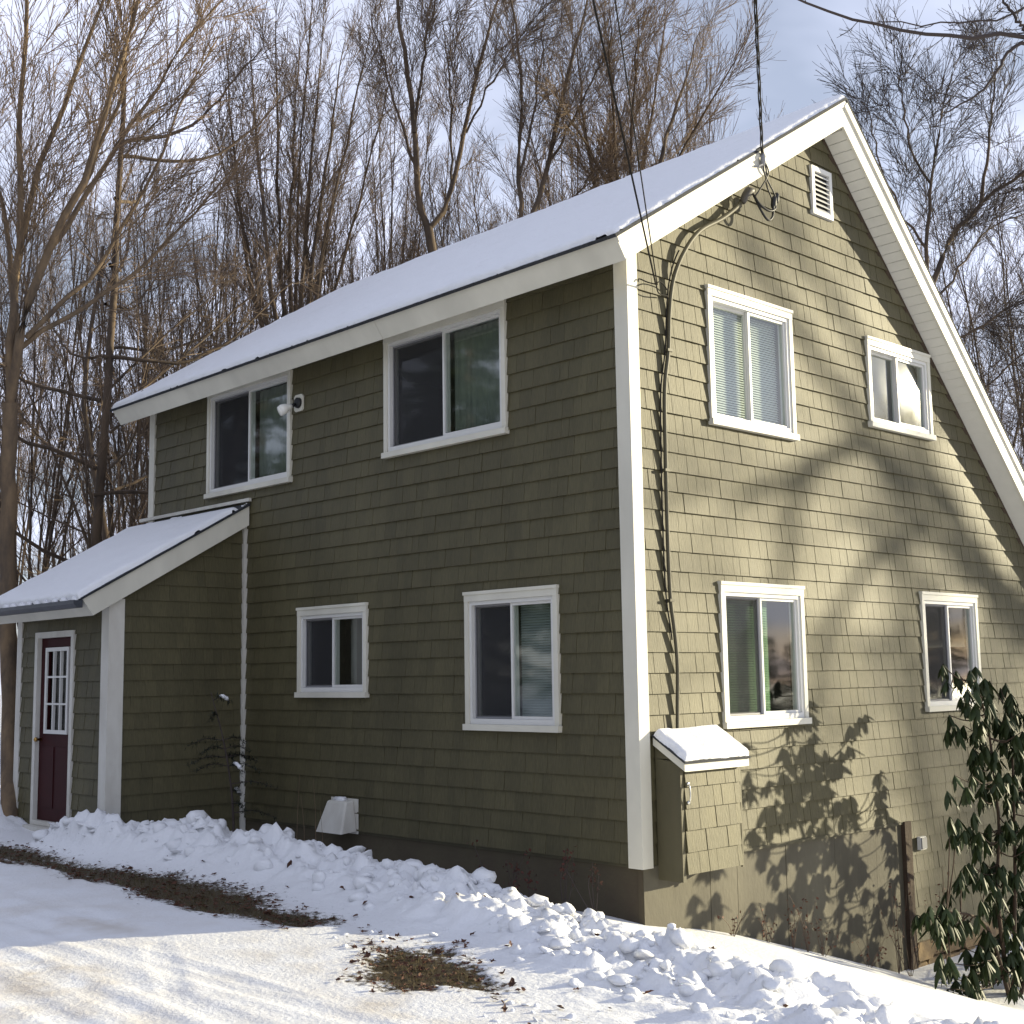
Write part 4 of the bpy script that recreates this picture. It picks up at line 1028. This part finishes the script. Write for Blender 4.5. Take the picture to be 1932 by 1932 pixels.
D5 = 24.0; b_ = spot(1200, D5)
limbs = [([b_-(0, 0, .3), at(1200, 600, D5), at(1195, 520, D5)], .24, .18)]
limbs += fan(D5, (1195, 525), [((1120, 330), (1085, 60)), ((1160, 290), (1150, 20)), ((1190, 280), (1205, 30)), ((1220, 270), (1260, 20)), ((1250, 290), (1320, 60)), ((1275, 310), (1390, 110)), ((1150, 360), (1050, 180))], .16, 1.2, 5)
make_tree('maple_tree', limbs, b_, 'reddish brown bushy bare tree behind the telephone lines', None, 35, MAT['bark'], MAT['twig_tan'], (14, 9, 5, .27, .03, 22))

D6 = 21.0; b_ = spot(1745, D6)
limbs = [([b_-(0, 0, .3), at(1740, 760, D6), at(1745, 560, D6)], .21, .14),
         ([at(1745, 570, D6), at(1752, 430, D6), at(1758, 330, D6), at(1776, 225, D6-.3), at(1800, 110, D6-.6)], .085, .016),
         ([at(1755, 345, D6), at(1722, 290, D6), at(1706, 220, D6), at(1698, 130, D6+.3)], .05, .013),
         ([at(1745, 575, D6), at(1795, 450, D6), at(1850, 385, D6), at(1932, 325, D6-.4), at(2020, 260, D6-1)], .11, .03),
         ([at(1850, 386, D6), at(1862, 290, D6), at(1874, 200, D6+.3), at(1880, 100, D6+.6)], .065, .014),
         ([at(1745, 590, D6), at(1800, 520, D6), at(1870, 430, D6+.6), at(1940, 400, D6+1)], .05, .014),
         ([at(1748, 470, D6), at(1700, 400, D6), at(1660, 310, D6-.3), at(1640, 210, D6)], .05, .012),
         ([at(1742, 650, D6), at(1810, 640, D6), at(1890, 590, D6), at(1980, 540, D6)], .06, .014),
         ([at(1742, 700, D6), at(1840, 740, D6), at(1900, 690, D6), at(1990, 620, D6)], .05, .014)]
make_tree('oak_tree', limbs, b_, 'dark crooked bare tree rising right of the gable peak', None, 36, MAT['bark'], MAT['twig_dark'], (14, 9, 5, .30, .012, 32))

# woods behind: prototypes and copies
rg = np.random.default_rng(50)
protos = []
def woods(u):
    if u < 420: return 'slender bare tree in the woods to the left of the house', 'bare trees of the woods left of the house'
    if u < 1470: return 'slender many stemmed bare tree rising behind the snowy main roof', 'bare trees rising behind the main roof'
    return 'slender bare tree in the woods right of the gable peak', 'bare trees right of the gable peak'
for k, (n, H_, sp, fk, bk, tw, up, an, per) in enumerate([(10, 15.5, 3.0, 2.0, 'bark', 'twig', .035, 19, (10, 8, 5)), (7, 16.5, 2.6, 3.5, 'bark', 'twig', .03, 21, (12, 8, 5)), (12, 13.0, 3.2, 1.0, 'bark', 'twig_tan', .045, 18, (9, 7, 5)), (5, 14.0, 3.4, 4.0, 'bark', 'twig_dark', .015, 32, (13, 8, 4))]):
    u, dist = [(690, 31), (1080, 33), (1330, 29), (1560, 30)][k]
    b0 = spot(u, dist)
    protos.append(make_tree('bare_tree', vase_limbs(b0, n, H_, sp, fk, rg, .17), b0, *woods(u), 60+k, MAT[bk], MAT[tw], (*per[:3], .27, up, an)))
PL = [(690, 36, 1, 1.05), (980, 36, 1, 1.1), (1170, 31, 1, 1.05), (1250, 40, 2, 1.15), (1330, 38, 0, 1.1), (400, 34, 2, 1.0),
      (620, 30, 2, 1.1), (760, 32, 0, 1.0), (850, 38, 2, 1.2), (930, 31, 0, 1.0), (1060, 28, 2, 1.1), (1110, 32, 0, 1.0), (1210, 30, 2, 1.1), (1300, 28, 0, .95), (1380, 30, 2, 1.05), (350, 33, 0, .95), (480, 29, 2, 1.0), (1440, 36, 2, .95),
      (430, 30, 0, .9), (880, 33, 2, 1.0), (1150, 36, 1, 1.05), (1270, 34, 0, 1.0), (1400, 33, 2, .95), (1470, 31, 3, .8), (1520, 38, 1, .9), (1620, 33, 2, .85), (1690, 36, 0, .85), (1800, 30, 3, .9), (1860, 34, 2, .9), (1915, 31, 3, .95), (1970, 34, 1, 1.0),
      (740, 40, 2, 1.05), (1020, 44, 0, 1.05), (620, 44, 1, 1.0), (500, 42, 2, .9), (1350, 46, 1, 1.0), (1580, 46, 0, 1.0), (1780, 46, 1, 1.0),
      (300, 27, 2, .85), (230, 34, 1, .9), (60, 36, 0, .95), (-30, 30, 1, 1.0), (150, 42, 2, 1.0), (330, 42, 3, .9), (30, 50, 1, 1.1), (250, 52, 2, .9), (400, 50, 1, .9)]
for u, dist, k, s_ in PL:
    p = spot(u, dist)
    copy_tree(protos[k], tuple(p), random.uniform(0, 6.28), (s_*random.uniform(.9, 1.1), s_*random.uniform(.9, 1.1), s_*random.uniform(.92, 1.06)), *woods(u))
# thick trunks close by on the left, seen over the porch roof
def trunk_tree(u, dist, H_, r0, seed, label, lean):
    rg_ = np.random.default_rng(seed); b0 = spot(u, dist); top = b0+np.array([lean[0], lean[1], H_])
    limbs = [([b0-(0, 0, .3), b0+(top-b0)*.35+rg_.normal(size=3)*.15, b0+(top-b0)*.7+rg_.normal(size=3)*.2, top], r0, r0*.3)]
    for j in range(9):
        t = rg_.uniform(.18, .95); s0 = b0+(top-b0)*t; az = rg_.uniform(0, 6.28); L_ = rg_.uniform(2.2, 4.2)*(1.2-t*.6)
        e = np.array([math.cos(az), math.sin(az), rg_.uniform(.15, .6)])*L_
        limbs.append(([s0, s0+e*.5+(0, 0, -.1), s0+e+(0, 0, .35*L_)], r0*.34, .012))
    make_tree('bare_tree', limbs, b0, label, None, seed, MAT['bark'], MAT['twig'], (8, 7, 4, .34, .0, 40))
trunk_tree(150, 20.0, 11.0, .21, 71, 'thick dark trunk with low crooked branches above the porch roof', (.5, .3))
trunk_tree(245, 22.0, 9.5, .19, 72, 'leaning bare tree close beside the far corner board of the house', (-2.2, .5))
# trees outside the view: sunward ones, and hemlocks added across the drive
SL = 'bare tree standing out of view beyond the gable side of the house'
SG = 'bare trees beyond the gable side'
for (x, y, k, s_, rz) in ((14.6, 35.0, 1, .85, 2.2), (13.0, 33.0, 0, .8, .4)):
    copy_tree(protos[k], (x, y, ground_z(x, y)), rz, (s_, s_, s_), SL, SG)
def sunward(y, z, t): return np.array([t, y+2*t, z+.46*t])
tb_ = sunward(10.2, 0, 13.5); tb_[2] = ground_z(tb_[0], tb_[1])
limbs = [([tb_-(0, 0, .3), sunward(10.3, .5, 13.5), sunward(10.0, 3.5, 13.5), sunward(10.2, 7, 13.5)], .22, .12),
         ([sunward(10.2, .8, 13.5), sunward(7.5, 2.3, 13.6), sunward(5.6, 3.3, 13.6), sunward(4.3, 3.9, 13.5), sunward(3.3, 3.95, 13.5), sunward(2.5, 3.4, 13.4), sunward(2.06, 2.64, 13.3), sunward(1.85, 1.9, 13.3)], .17, .06),
         ([sunward(3.4, 3.97, 13.5), sunward(2.4, 3.55, 13.7), sunward(1.4, 3.2, 13.8)], .12, .05),
         ([sunward(10.1, .3, 13.5), sunward(6.65, 2.3, 13.3), sunward(4.97, 3.25, 13.3), sunward(4.3, 3.67, 13.3), sunward(3.1, 4.6, 13.2), sunward(1.7, 5.84, 13.1)], .14, .06),
         ([sunward(5.0, 3.25, 13.3), sunward(3.7, 2.7, 13.3), sunward(2.8, 1.88, 13.3), sunward(2.5, 1.2, 13.3)], .09, .05),
         ([sunward(6.2, 2.9, 13.6), sunward(4.4, 4.6, 13.7), sunward(3.0, 5.7, 13.8), sunward(2.1, 6.4, 13.8)], .09, .05)]
make_tree('bare_tree', limbs, tb_, 'arching bare tree out of view whose limbs shade the gable wall', None, 37, MAT['bark'], MAT['twig'], (10, 7, 4, .2, .0, 40), thick=.9)
SL2 = 'tall dark hemlock added out of view across the driveway to shade the front wall'  # hemlocks added unseen to darken the front wall and its window reflections
hl = empty('added_hemlock', (-8.0, -19.0, ground_z(-8.0, -19.0))); tag(hl, SL2, 'tree', 'added hemlocks across the driveway')
o0 = off(hl); mb = MB(); mb.tube([o0-(0, 0, .3), o0+(0, 0, 6), o0+(.1, 0, 13)], [.28, .18, .03], 8); mb.build('trunk', MAT['bark'], hl, True)
rg = np.random.default_rng(17); nv = []; nf = []
for k in range(190):
    t = rg.uniform(.06, 1); az = rg.uniform(0, 6.28); L_ = 3.4*(1.05-t)**.8*rg.uniform(.7, 1.1)+.25; dv = np.array([math.cos(az), math.sin(az), -.18])
    p0 = o0+np.array([0, 0, 13*t]); sd_ = np.array([-math.sin(az), math.cos(az), 0])
    for q in range(int(20+L_*40)):
        f_ = rg.uniform(.15, 1); p = p0+dv*L_*f_+sd_*rg.normal()*.28*L_*(1.1-f_)+np.array([0, 0, rg.normal()*.06]); e1 = unit(dv+sd_*rg.normal()*.7)*rg.uniform(.14, .28); e2 = unit(np.cross(e1, [0, 0, 1.])+rg.normal(size=3)*.3)*.055
        n = len(nv); nv += [tuple(p-e2), tuple(p+e1*.3+e2), tuple(p+e1), tuple(p+e1*.4-e2*1.3)]; nf.append((n, n+1, n+2, n+3))
mesh_obj('crown', nv, nf, MAT['needle_far'], hl)
for (x, y, s_) in ((-12.5, -18, 1.1), (-16.5, -20, 1.2), (-21, -17, 1.1), (-25.5, -20, 1.2), (-3.5, -20.5, 1.05), (1.0, -22, 1.1), (-14, -24, 1.3), (-6, -25, 1.3), (-29, -15, 1.2)):
    c = copy_tree(hl, (x, y, ground_z(x, y)), random.uniform(0, 6), (s_, s_, s_), SL2, 'added hemlocks across the driveway')

for j in range(17):                       # low hemlocks added to darken the horizon mirrored in the gable windows
    az = R(15+2.4*j); dd_ = 48+8*((j*7) % 5)/4; x, y = dd_*math.sin(az), 3+dd_*math.cos(az); s_ = .38+.09*((j*3) % 4)/3
    copy_tree(hl, (x, y, ground_z(x, y)), j*1.7, (s_*1.5, s_*1.5, s_), 'low dark hemlock added out of view to darken the gable window reflections', 'added low hemlocks at the far edge of the yard')
# overhanging limb at the top right
D7 = 7.0
tb = at(2500, 1500, D7); tb[2] = ground_z(tb[0], tb[1])
ob_ = empty('overhanging_tree', tuple(tb)); tag(ob_, 'bare tree at right reaching thin branches across the top right corner', 'tree')
main = [([tb-(0, 0, .3), at(2480, 900, D7), at(2440, 300, D7)], .14, .07),
        ([at(2450, 420, D7), at(2200, 150, D7), at(1932, 68, D7), at(1820, 70, D7), at(1700, 55, D7), at(1590, 30, D7), at(1495, -6, D7), at(1440, -40, D7)], .021, .005),
        ([at(2450, 350, D7), at(2150, 60, D7), at(1985, 5, D7), at(1930, 20, D7), at(1850, 40, D7), at(1760, 45, D7), at(1660, 40, D7)], .013, .003),
        ([at(2040, 110, D7), at(1925, 80, D7), at(1880, 140, D7), at(1830, 190, D7), at(1780, 215, D7)], .014, .004),
        ([at(1960, 90, D7), at(1915, 30, D7), at(1880, -20, D7)], .012, .006)]
V, Q = join([tube_arrays(resample(p, 26)[None]+RNG.normal(size=(1, 26, 3))*.006, np.linspace(a, b, 26)[None], 7) for p, a, b in main])
fast_mesh('trunk', V, Q, MAT['twig_dark'], ob_, True)
tw = []
for p, a, b in main[1:]:
    pp, rr = resample(p, 26)[None], np.linspace(a, b, 26)[None]
    c1, r1 = sprout(pp, rr, np.random.default_rng(len(tw)+5), 15, .1, .98, .09, (62, 18), .06, 6, .16, .012, lmin=.12)
    c2, r2 = sprout(c1, np.maximum(r1, .0022), np.random.default_rng(len(tw)+15), 3, .3, 1, .5, (38, 12), .05, 4, .1, .012, tip=.6, lmin=.05)
    tw += [tube_arrays(c1, np.maximum(r1, .0022), 5), tube_arrays(c2, np.maximum(r2, .0015), 4)]
V, Q = join(tw); fast_mesh('crown', V, Q, MAT['twig_dark'], ob_, True)

# ------------------------------------------------------------------ rhododendron
WH = [[0.82,3.97,1.6],[0.89,4.12,1.6],[1.16,3.71,1.5],[1.05,4.14,1.38],[0.82,4.91,1.41],[0.98,4.7,1.29],[1.01,4.82,1.23],[0.86,4.07,1.29],[1.13,3.73,1.22],[0.83,4.04,1.05],[0.96,4.03,1.02],[1.02,4.0,1.11],[0.98,4.5,1.1],[1.06,4.61,1.09],[1.13,4.52,0.94],[1.23,4.49,0.98],[0.91,4.06,0.76],[1.08,3.88,0.8],[1.11,4.12,0.77],[0.92,4.9,0.78],[0.78,5.3,0.61],[1.24,3.36,0.61],[0.92,4.21,0.45],[0.93,4.39,0.4],[1.2,4.06,0.51],[1.06,4.62,0.54],[1.0,4.89,0.41],[1.14,3.23,0.22],[0.79,4.12,0.04],[1.11,3.69,0.05],[0.96,4.21,0.07],[0.82,4.77,-0.03],[1.09,4.48,0.07],[1.22,4.38,0.03],[0.88,3.95,-0.31],[1.08,3.34,-0.28],[0.92,4.11,-0.29],[1.13,3.77,-0.36],[1.12,4.12,-0.31],[0.88,4.86,-0.37],[1.17,4.44,-0.24],[1.09,2.66,-0.57],[1.1,2.92,-0.57],[1.17,3.02,-0.57],[0.98,3.5,-0.74],[1.14,3.02,-0.71],[1.19,3.57,-0.57],[0.83,4.57,-0.77],[1.18,4.09,-0.76],[0.97,4.78,-0.92],[1.01,3.87,-0.9],[0.85,4.49,-1.05],[1.11,4.3,-0.99],[0.92,3.18,-1.03],[1.19,2.85,-1.01],[0.91,3.68,-1.07],[1.04,3.69,-1.02],[0.97,4.15,-1.15],[1.07,4.27,-1.17],[0.87,4.93,-1.26],[0.86,3.54,-1.34],[1.13,3.23,-1.22],[1.13,3.4,-1.35],[1.05,3.26,-1.37],[1.21,3.5,-1.11],[0.88,4.48,-1.31],[1.18,4.11,-1.28],[0.86,4.68,-1.5]]
rb_ = np.array([1.0, 4.35, ground_z(1.0, 4.35)])
rho = empty('rhododendron', tuple(rb_)); tag(rho, 'dark green rhododendron with drooping leaves in front of the gable wall', 'shrub')
rr = random.Random(9)
whorls = [np.array(w) for w in WH]
for w in list(whorls):
    if rr.random() < .75: whorls.append(w+np.array([rr.uniform(-.15, .15), rr.uniform(-.28, .28), rr.uniform(-.2, .1)]))
for k in range(46):                               # the bush goes on to the right, out of the frame
    whorls.append(np.array([rr.uniform(.75, 1.6), rr.uniform(4.7, 6.0), rr.uniform(-1.3, 1.1)]))
stems = [[(1.0, 4.35, rb_[2]-.1), (1.0, 4.2, -.7), (1.0, 4.26, -.31), (1.0, 4.33, .07), (1.0, 4.28, .65), (1.0, 4.2, 1.1), (.95, 4.08, 1.5)],
         [(1.0, 4.38, rb_[2]-.1), (1.02, 4.5, -.9), (1.02, 4.6, -.2), (1.0, 4.7, .5), (.98, 4.8, 1.2)],
         [(1.02, 4.33, rb_[2]-.1), (1.05, 3.95, -1.0), (1.08, 3.6, -.75), (1.1, 3.0, -.6)],
         [(1.05, 4.4, rb_[2]-.1), (1.15, 5.0, -.7), (1.2, 5.4, 0), (1.2, 5.6, .7)]]
mb = MB(); nodes = []
for st in stems:
    p = spline(st, 22); mb.tube(p, np.linspace(.024, .009, 22), 7); nodes += list(p[3:])
for w in whorls:
    nd = min(nodes, key=lambda q: np.linalg.norm(q-w)+.8*max(0, q[2]-w[2])); mid = (nd+w)/2+np.array([0, 0, -.06])
    mb.tube(spline([nd, mid, w], 7), np.linspace(.008, .0045, 7), 5, False)
mb.build('stems', MAT['wood_dark'], rho, True)
def leaf_mesh(Lf, Wf, curl, mat):
    n = 6; v, f = [], []
    for i in range(n+1):
        t = i/n; wv = Wf*(math.sin(math.pi*min(1, t*.93+.05))**.75)*.5; x = Lf*t; z = -curl*Lf*t*t
        v += [(x, -wv, z-.35*wv), (x, 0, z), (x, wv, z-.35*wv)]
    for i in range(n):
        a = 3*i; f += [(a, a+3, a+4, a+1), (a+1, a+4, a+5, a+2)]
    me = bpy.data.meshes.new('leaf'); me.from_pydata(v, [], f); me.materials.append(mat); me.shade_smooth(); return me
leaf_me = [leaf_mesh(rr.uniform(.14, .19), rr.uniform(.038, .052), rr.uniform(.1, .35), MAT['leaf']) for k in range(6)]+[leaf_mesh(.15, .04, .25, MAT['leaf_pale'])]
leaves = []
for wi, w in enumerate(whorls):
    extra = 3 if wi < len(WH) else 2
    for rep in range(extra):
        c0 = w if rep == 0 else w+np.array([rr.uniform(-.07, .07), rr.uniform(-.17, .17), rr.uniform(-.15, .05)])
        n = rr.randint(8, 11); a0 = rr.uniform(0, 6.28)
        for j in range(n):
            az = a0+j*6.283/n+rr.uniform(-.25, .25); droop = R(rr.uniform(42, 82)); sc_ = rr.uniform(.55, 1.15)
            mat4 = Matrix.Translation(Vector(c0-rb_)) @ Matrix.Rotation(az, 4, 'Z') @ Matrix.Rotation(droop, 4, 'Y') @ Matrix.Rotation(rr.uniform(-.5, .5), 4, 'X') @ Matrix.Scale(sc_, 4)
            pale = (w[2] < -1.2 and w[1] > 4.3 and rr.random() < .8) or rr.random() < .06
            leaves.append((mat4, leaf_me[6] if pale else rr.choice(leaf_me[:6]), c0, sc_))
order = sorted(range(len(leaves)), key=lambda i: np.linalg.norm(leaves[i][2]-CAM)+(9 if leaves[i][2][1] > 4.75 else 0)+rr.uniform(0, 1.2))
V, F = [], []
for rank, i in enumerate(order):
    m4, me, c0, sc_ = leaves[i]
    if rank < 300:
        o = bpy.data.objects.new('leaf', me); COL.objects.link(o); o.parent = rho; o.matrix_local = m4
    else:
        n = len(V); V += [tuple(m4 @ v.co+Vector(rb_)) for v in me.vertices]; F += [tuple(n+q for q in p.vertices) for p in me.polygons]
o = mesh_obj('foliage', V, F, MAT['leaf'], rho, True); o['kind'] = 'stuff'

# ------------------------------------------------------------------ hemlock sapling by the porch
hb_ = np.array([-5.1, -.75, ground_z(-5.1, -.75)])
hem = empty('hemlock_sapling', tuple(hb_)); tag(hem, 'small dark hemlock sapling in the shade of the porch side wall', 'sapling')
stem = spline([hb_-(0, 0, .1), hb_+(-.05, .0, .6), hb_+(-.15, -.05, 1.2), hb_+(-.35, -.1, 1.75)], 20)
mb = MB(); mb.tube(stem, np.linspace(.016, .004, 20), 6); 
V, Q = [], []
rg = np.random.default_rng(8)
tips = []
for k in range(17):
    t = rg.uniform(.3, 1); p0 = stem[int(t*19)]; az = rg.uniform(0, 6.28); L_ = .5*(1.25-t)*rg.uniform(.5, 1.1)+.10
    e = np.array([math.cos(az), math.sin(az), -.15])*L_
    br = spline([p0, p0+e*.5+(0, 0, .05), p0+e], 10); mb.tube(br, np.linspace(.006, .002, 10), 4, False); tips.append(br)
mb.build('stem', MAT['twig_dark'], hem, True)
nv = []; nf = []
for br in tips:
    for j in range(2, 10):
        for q in range(15):
            p = br[j]+rg.normal(size=3)*.012; d = unit(rg.normal(size=3)*np.array([1, 1, .4])); L_ = rg.uniform(.03, .075); w_ = unit(np.cross(d, [0, 0, 1.]))*.006
            n = len(nv); nv += [tuple(p-w_), tuple(p+w_), tuple(p+d*L_)]; nf.append((n, n+1, n+2))
o = mesh_obj('needles', nv, nf, MAT['needle'], hem); o['kind'] = 'stuff'
mb = MB()
for br in tips[::7]:
    mb.tube(br[3:9]+np.array([0, 0, .012]), [.006, .016, .022, .018, .024, .006], 7)
mb.build('snow_clump', MAT['snow'], hem, True)

# thin dry weeds, small red leaved shrubs along the front wall
for k, (x, y, h_) in enumerate([(-4.40, -.35, .75), (-4.05, -.45, .95), (-4.0, -.4, .65), (-4.6, -.3, .95), (-3.9, -.55, .55)]):
    z0 = ground_z(x, y); t = empty('dry_weed', (x, y, z0)); tag(t, 'thin leafless dry weed standing in the snow by the vent hood', 'weed', 'thin dry weeds by the vent hood')
    mb = MB(); tp = spline([(x, y, z0-.05), (x+.02, y, z0+h_*.5), (x+random.uniform(-.06, .06), y, z0+h_)], 9); mb.tube(tp, np.linspace(.0035, .0015, 9), 4); mb.build('stem', MAT['twig_tan'], t)
for k, (x, y, h_, lab, mt) in enumerate([(-1.36, -.3, .5, 'red leaved twiggy shrub farther from the corner board', 'red_leaf'), (-.62, -.3, .5, 'red leaved twiggy shrub nearer the corner board', 'red_leaf'), (-.25, -.32, .42, 'small dark leaved shrub at the foot of the corner board', 'dead_leaf'), (-1.0, -.35, .35, 'low red twigs between the two red leaved shrubs', 'red_leaf')]):
    z0 = ground_z(x, y); t = empty('small_shrub', (x, y, z0)); tag(t, lab, 'shrub'); rs = np.random.default_rng(90+k); mb = MB(); nv, nf = [], []
    for j in range(4):
        e = np.array([x, y, z0])+np.array([rs.normal()*.11, rs.normal()*.06, h_*rs.uniform(.75, 1.1)]); br = spline([(x, y, z0-.04), (np.array([x, y, z0])+e)/2+rs.normal(size=3)*.03, e], 9); mb.tube(br, np.linspace(.005, .002, 9), 4)
        for q in range(9):
            p = br[rs.integers(5, 9)]+rs.normal(size=3)*.025; a1, a2 = unit(rs.normal(size=3))*.02, unit(rs.normal(size=3))*.013; n = len(nv); nv += [tuple(p-a1), tuple(p-a2), tuple(p+a1), tuple(p+a2)]; nf.append((n, n+1, n+2, n+3))
    mb.build('stem', MAT['twig_dark'], t); o = mesh_obj('foliage', nv, nf, MAT[mt], t); o['kind'] = 'stuff'
# weeds against the foundation panels on the gable side
for k, (y, h_, x) in enumerate([(1.55, .38, .12), (1.9, .5, .15), (2.15, .6, .14), (2.3, .4, .2), (3.7, .9, .16), (3.95, 1.1, .15), (4.45, .8, .2), (4.6, 1.2, .2), (1.0, .3, .15), (3.0, .3, .25)]):
    z0 = ground_z(x, y); t = empty('dry_weed', (x, y, z0)); tag(t, 'dry brown weed against the gable foundation', 'weed', 'dry weeds at the gable foundation'); rs = np.random.default_rng(120+k); mb = MB(); nv, nf = [], []
    for j in range(5):
        e = np.array([x, y, z0])+np.array([rs.normal()*.05+.03, rs.normal()*.15, h_*rs.uniform(.5, 1.0)]); br = spline([(x, y, z0-.04), (np.array([x, y, z0])+e)/2+rs.normal(size=3)*.02, e], 8); mb.tube(br, np.linspace(.0035, .0015, 8), 4)
        for q in range(5):
            p = br[rs.integers(2, 8)]+rs.normal(size=3)*.02; a1, a2 = unit(rs.normal(size=3))*.018, unit(rs.normal(size=3))*.012; n = len(nv); nv += [tuple(p-a1), tuple(p-a2), tuple(p+a1), tuple(p+a2)]; nf.append((n, n+1, n+2, n+3))
    mb.build('stem', MAT['twig'], t); o = mesh_obj('foliage', nv, nf, MAT['dead_leaf'], t); o['kind'] = 'stuff'

# ------------------------------------------------------------------ loose snow chunks, grass, leaves
ico = [(0, 0, 1)]+[(math.cos(a)*.894, math.sin(a)*.894, .447) for a in [k*1.2566 for k in range(5)]]+[(math.cos(a)*.894, math.sin(a)*.894, -.447) for a in [k*1.2566+.628 for k in range(5)]]+[(0, 0, -1)]
icf = [(0, 1+k, 1+(k+1) % 5) for k in range(5)]+[(1+k, 6+k, 1+(k+1) % 5) for k in range(5)]+[(1+(k+1) % 5, 6+k, 6+(k+1) % 5) for k in range(5)]+[(11, 6+(k+1) % 5, 6+k) for k in range(5)]
import bmesh
bm = bmesh.new()
bmesh.ops.create_icosphere(bm, subdivisions=2, radius=1.0); bm.verts.ensure_lookup_table()
iv = np.array([v.co[:] for v in bm.verts]); if_ = np.array([[v.index for v in f.verts] for f in bm.faces]); bm.free()
V, Q, n = [], [], 0
rg = np.random.default_rng(77)
for (px, py, r) in CH:
    if r < .02 and rg.random() < .5: continue
    x, y = px+rg.normal()*.04, py+rg.normal()*.04
    dirs = unit(rg.normal(size=(7, 3))); off_ = rg.uniform(.72, 1.0, 7)
    w = iv*(1+.16*np.sin(iv@rg.normal(size=3)*2.3+rg.uniform(0, 6))+.10*np.sin(iv@rg.normal(size=3)*4.5+rg.uniform(0, 6)))[:, None]
    for d_, o_ in zip(dirs, off_):                      # facet the lump with a few planes
        ex_ = np.maximum(0, w@d_-o_*.78); w -= ex_[:, None]*d_*.8
    w = w*np.array([rg.uniform(.8, 1.2), rg.uniform(.8, 1.2), rg.uniform(.5, .95)])*r*rg.uniform(.8, 1.15)
    if rg.random() < .4:                                # broken crust slabs among the lumps
        w = w*np.array([1.5, 1.1, .45]); tl = rg.normal()*.6; c_, s_ = math.cos(tl), math.sin(tl); w = w@np.array([[c_, 0, s_], [0, 1, 0], [-s_, 0, c_]]); az = rg.uniform(0, 6.28); c_, s_ = math.cos(az), math.sin(az); w = w@np.array([[c_, s_, 0], [-s_, c_, 0], [0, 0, 1]])
    V.append(w+np.array([x, y, ground_z(x, y)+r*.02])); Q.append(if_+n); n += len(iv)
o = fast_mesh('snow_chunks', np.concatenate(V), np.concatenate(Q), MAT['snow'], smooth=True)
tag(o, 'loose snow chunks tumbled along the ploughed bank', 'snow', kind='stuff')

nv, nf = [], []
i = 0
rg = np.random.default_rng(78)
while i < 9000:
    x, y = rg.uniform(-7.2, 1.7), rg.uniform(-3.45, -2.0)
    ii, jj = np.searchsorted(gx, x), np.searchsorted(gy, y)
    if BARE[ii, jj] < .5+.25*rg.random(): i += .2; continue
    i += 1
    z = ground_z(x, y); h_ = rg.uniform(.015, .055); d = rg.normal(size=2)*.03; w_ = rg.normal(size=2); w_ = w_/np.linalg.norm(w_)*.002
    n = len(nv); nv += [(x-w_[0], y-w_[1], z-.004), (x+w_[0], y+w_[1], z-.004), (x+d[0], y+d[1], z+h_)]; nf.append((n, n+1, n+2))
tag(mesh_obj('dry_grass', nv, nf, MAT['grass']), 'short dry grass on the bare strip beside the drive', 'grass', kind='stuff')

def leaf_shape(s, seed):
    rs = random.Random(seed); n = 9; v = [(0, 0, 0)]; f = []
    for k in range(n):
        a = 6.283*k/n; r_ = s*(.55+.45*(k % 2))*rs.uniform(.8, 1.1)*(1.3 if k in (0, 4, 5) else 1)
        v.append((r_*math.cos(a), r_*.7*math.sin(a), rs.uniform(-.1, .45)*s))
    for k in range(n): f.append((0, 1+k, 1+(k+1) % n))
    me = bpy.data.meshes.new('dead_leaf'); me.from_pydata(v, [], f); me.materials.append(MAT['dead_leaf']); return me
lm = [leaf_shape(.032, k) for k in range(6)]
spots = [(0.1,-2.0),(0.25,-1.75),(-.35,-1.75),(-.2,-1.6),(.3,-2.25),(.55,-2.05),(.62,-2.15),(.7,-1.9),(1.15,-2.0),(1.5,-1.8),(1.05,-2.6),(1.3,-2.75),(1.45,-2.85),(1.7,-2.6),(2.0,-2.3),(2.3,-2.0),(2.4,-1.75),(-.9,-1.75),(-1.3,-1.9),(-1.8,-1.75),(.95,-1.6),(1.75,-1.45),(2.75,-1.95),(2.1,-2.75),(1.9,-2.95),(-2.4,-1.9),(-3.1,-1.75),(-3.8,-1.9),(-4.3,-2.0),(-2.8,-1.6),(1.05,-.75),(1.4,-.9),(.8,-.6),(1.7,-3.2),(2.05,-3.35)]
for k, (x, y) in enumerate(spots):
    z = ground_z(x, y)+.012
    o = bpy.data.objects.new('fallen_leaf', lm[k % 6]); COL.objects.link(o); o.location = (x, y, z); s_ = random.uniform(.7, 1.35)
    o.scale = (s_, s_, s_); o.rotation_euler = (random.uniform(-.7, .7), random.uniform(-.7, .7), random.uniform(0, 6.28))
    tag(o, 'curled brown dead leaf lying on the ploughed snow bank', 'leaf', 'dead leaves on the snow bank')
nv, nf = [], []
for k in range(2600):
    x, y = rg.uniform(-7, 1.8), rg.uniform(-3.5, -1.9); ii, jj = np.searchsorted(gx, x), np.searchsorted(gy, y)
    if BARE[ii, jj] < .22+.4*rg.random(): continue
    z = ground_z(x, y)+.012; me = lm[k % 6]; m4 = Matrix.Translation((x, y, z)) @ Matrix.Rotation(rg.uniform(0, 6.28), 4, 'Z') @ Matrix.Rotation(rg.normal()*.4, 4, 'X') @ Matrix.Scale(rg.uniform(.45, 1.0), 4)
    n = len(nv); nv += [tuple(m4 @ v.co) for v in me.vertices]; nf += [tuple(n+q for q in p.vertices) for p in me.polygons]
tag(mesh_obj('leaf_litter', nv, nf, MAT['dead_leaf']), 'brown leaf litter scattered over the bare strip', 'leaves', kind='stuff')
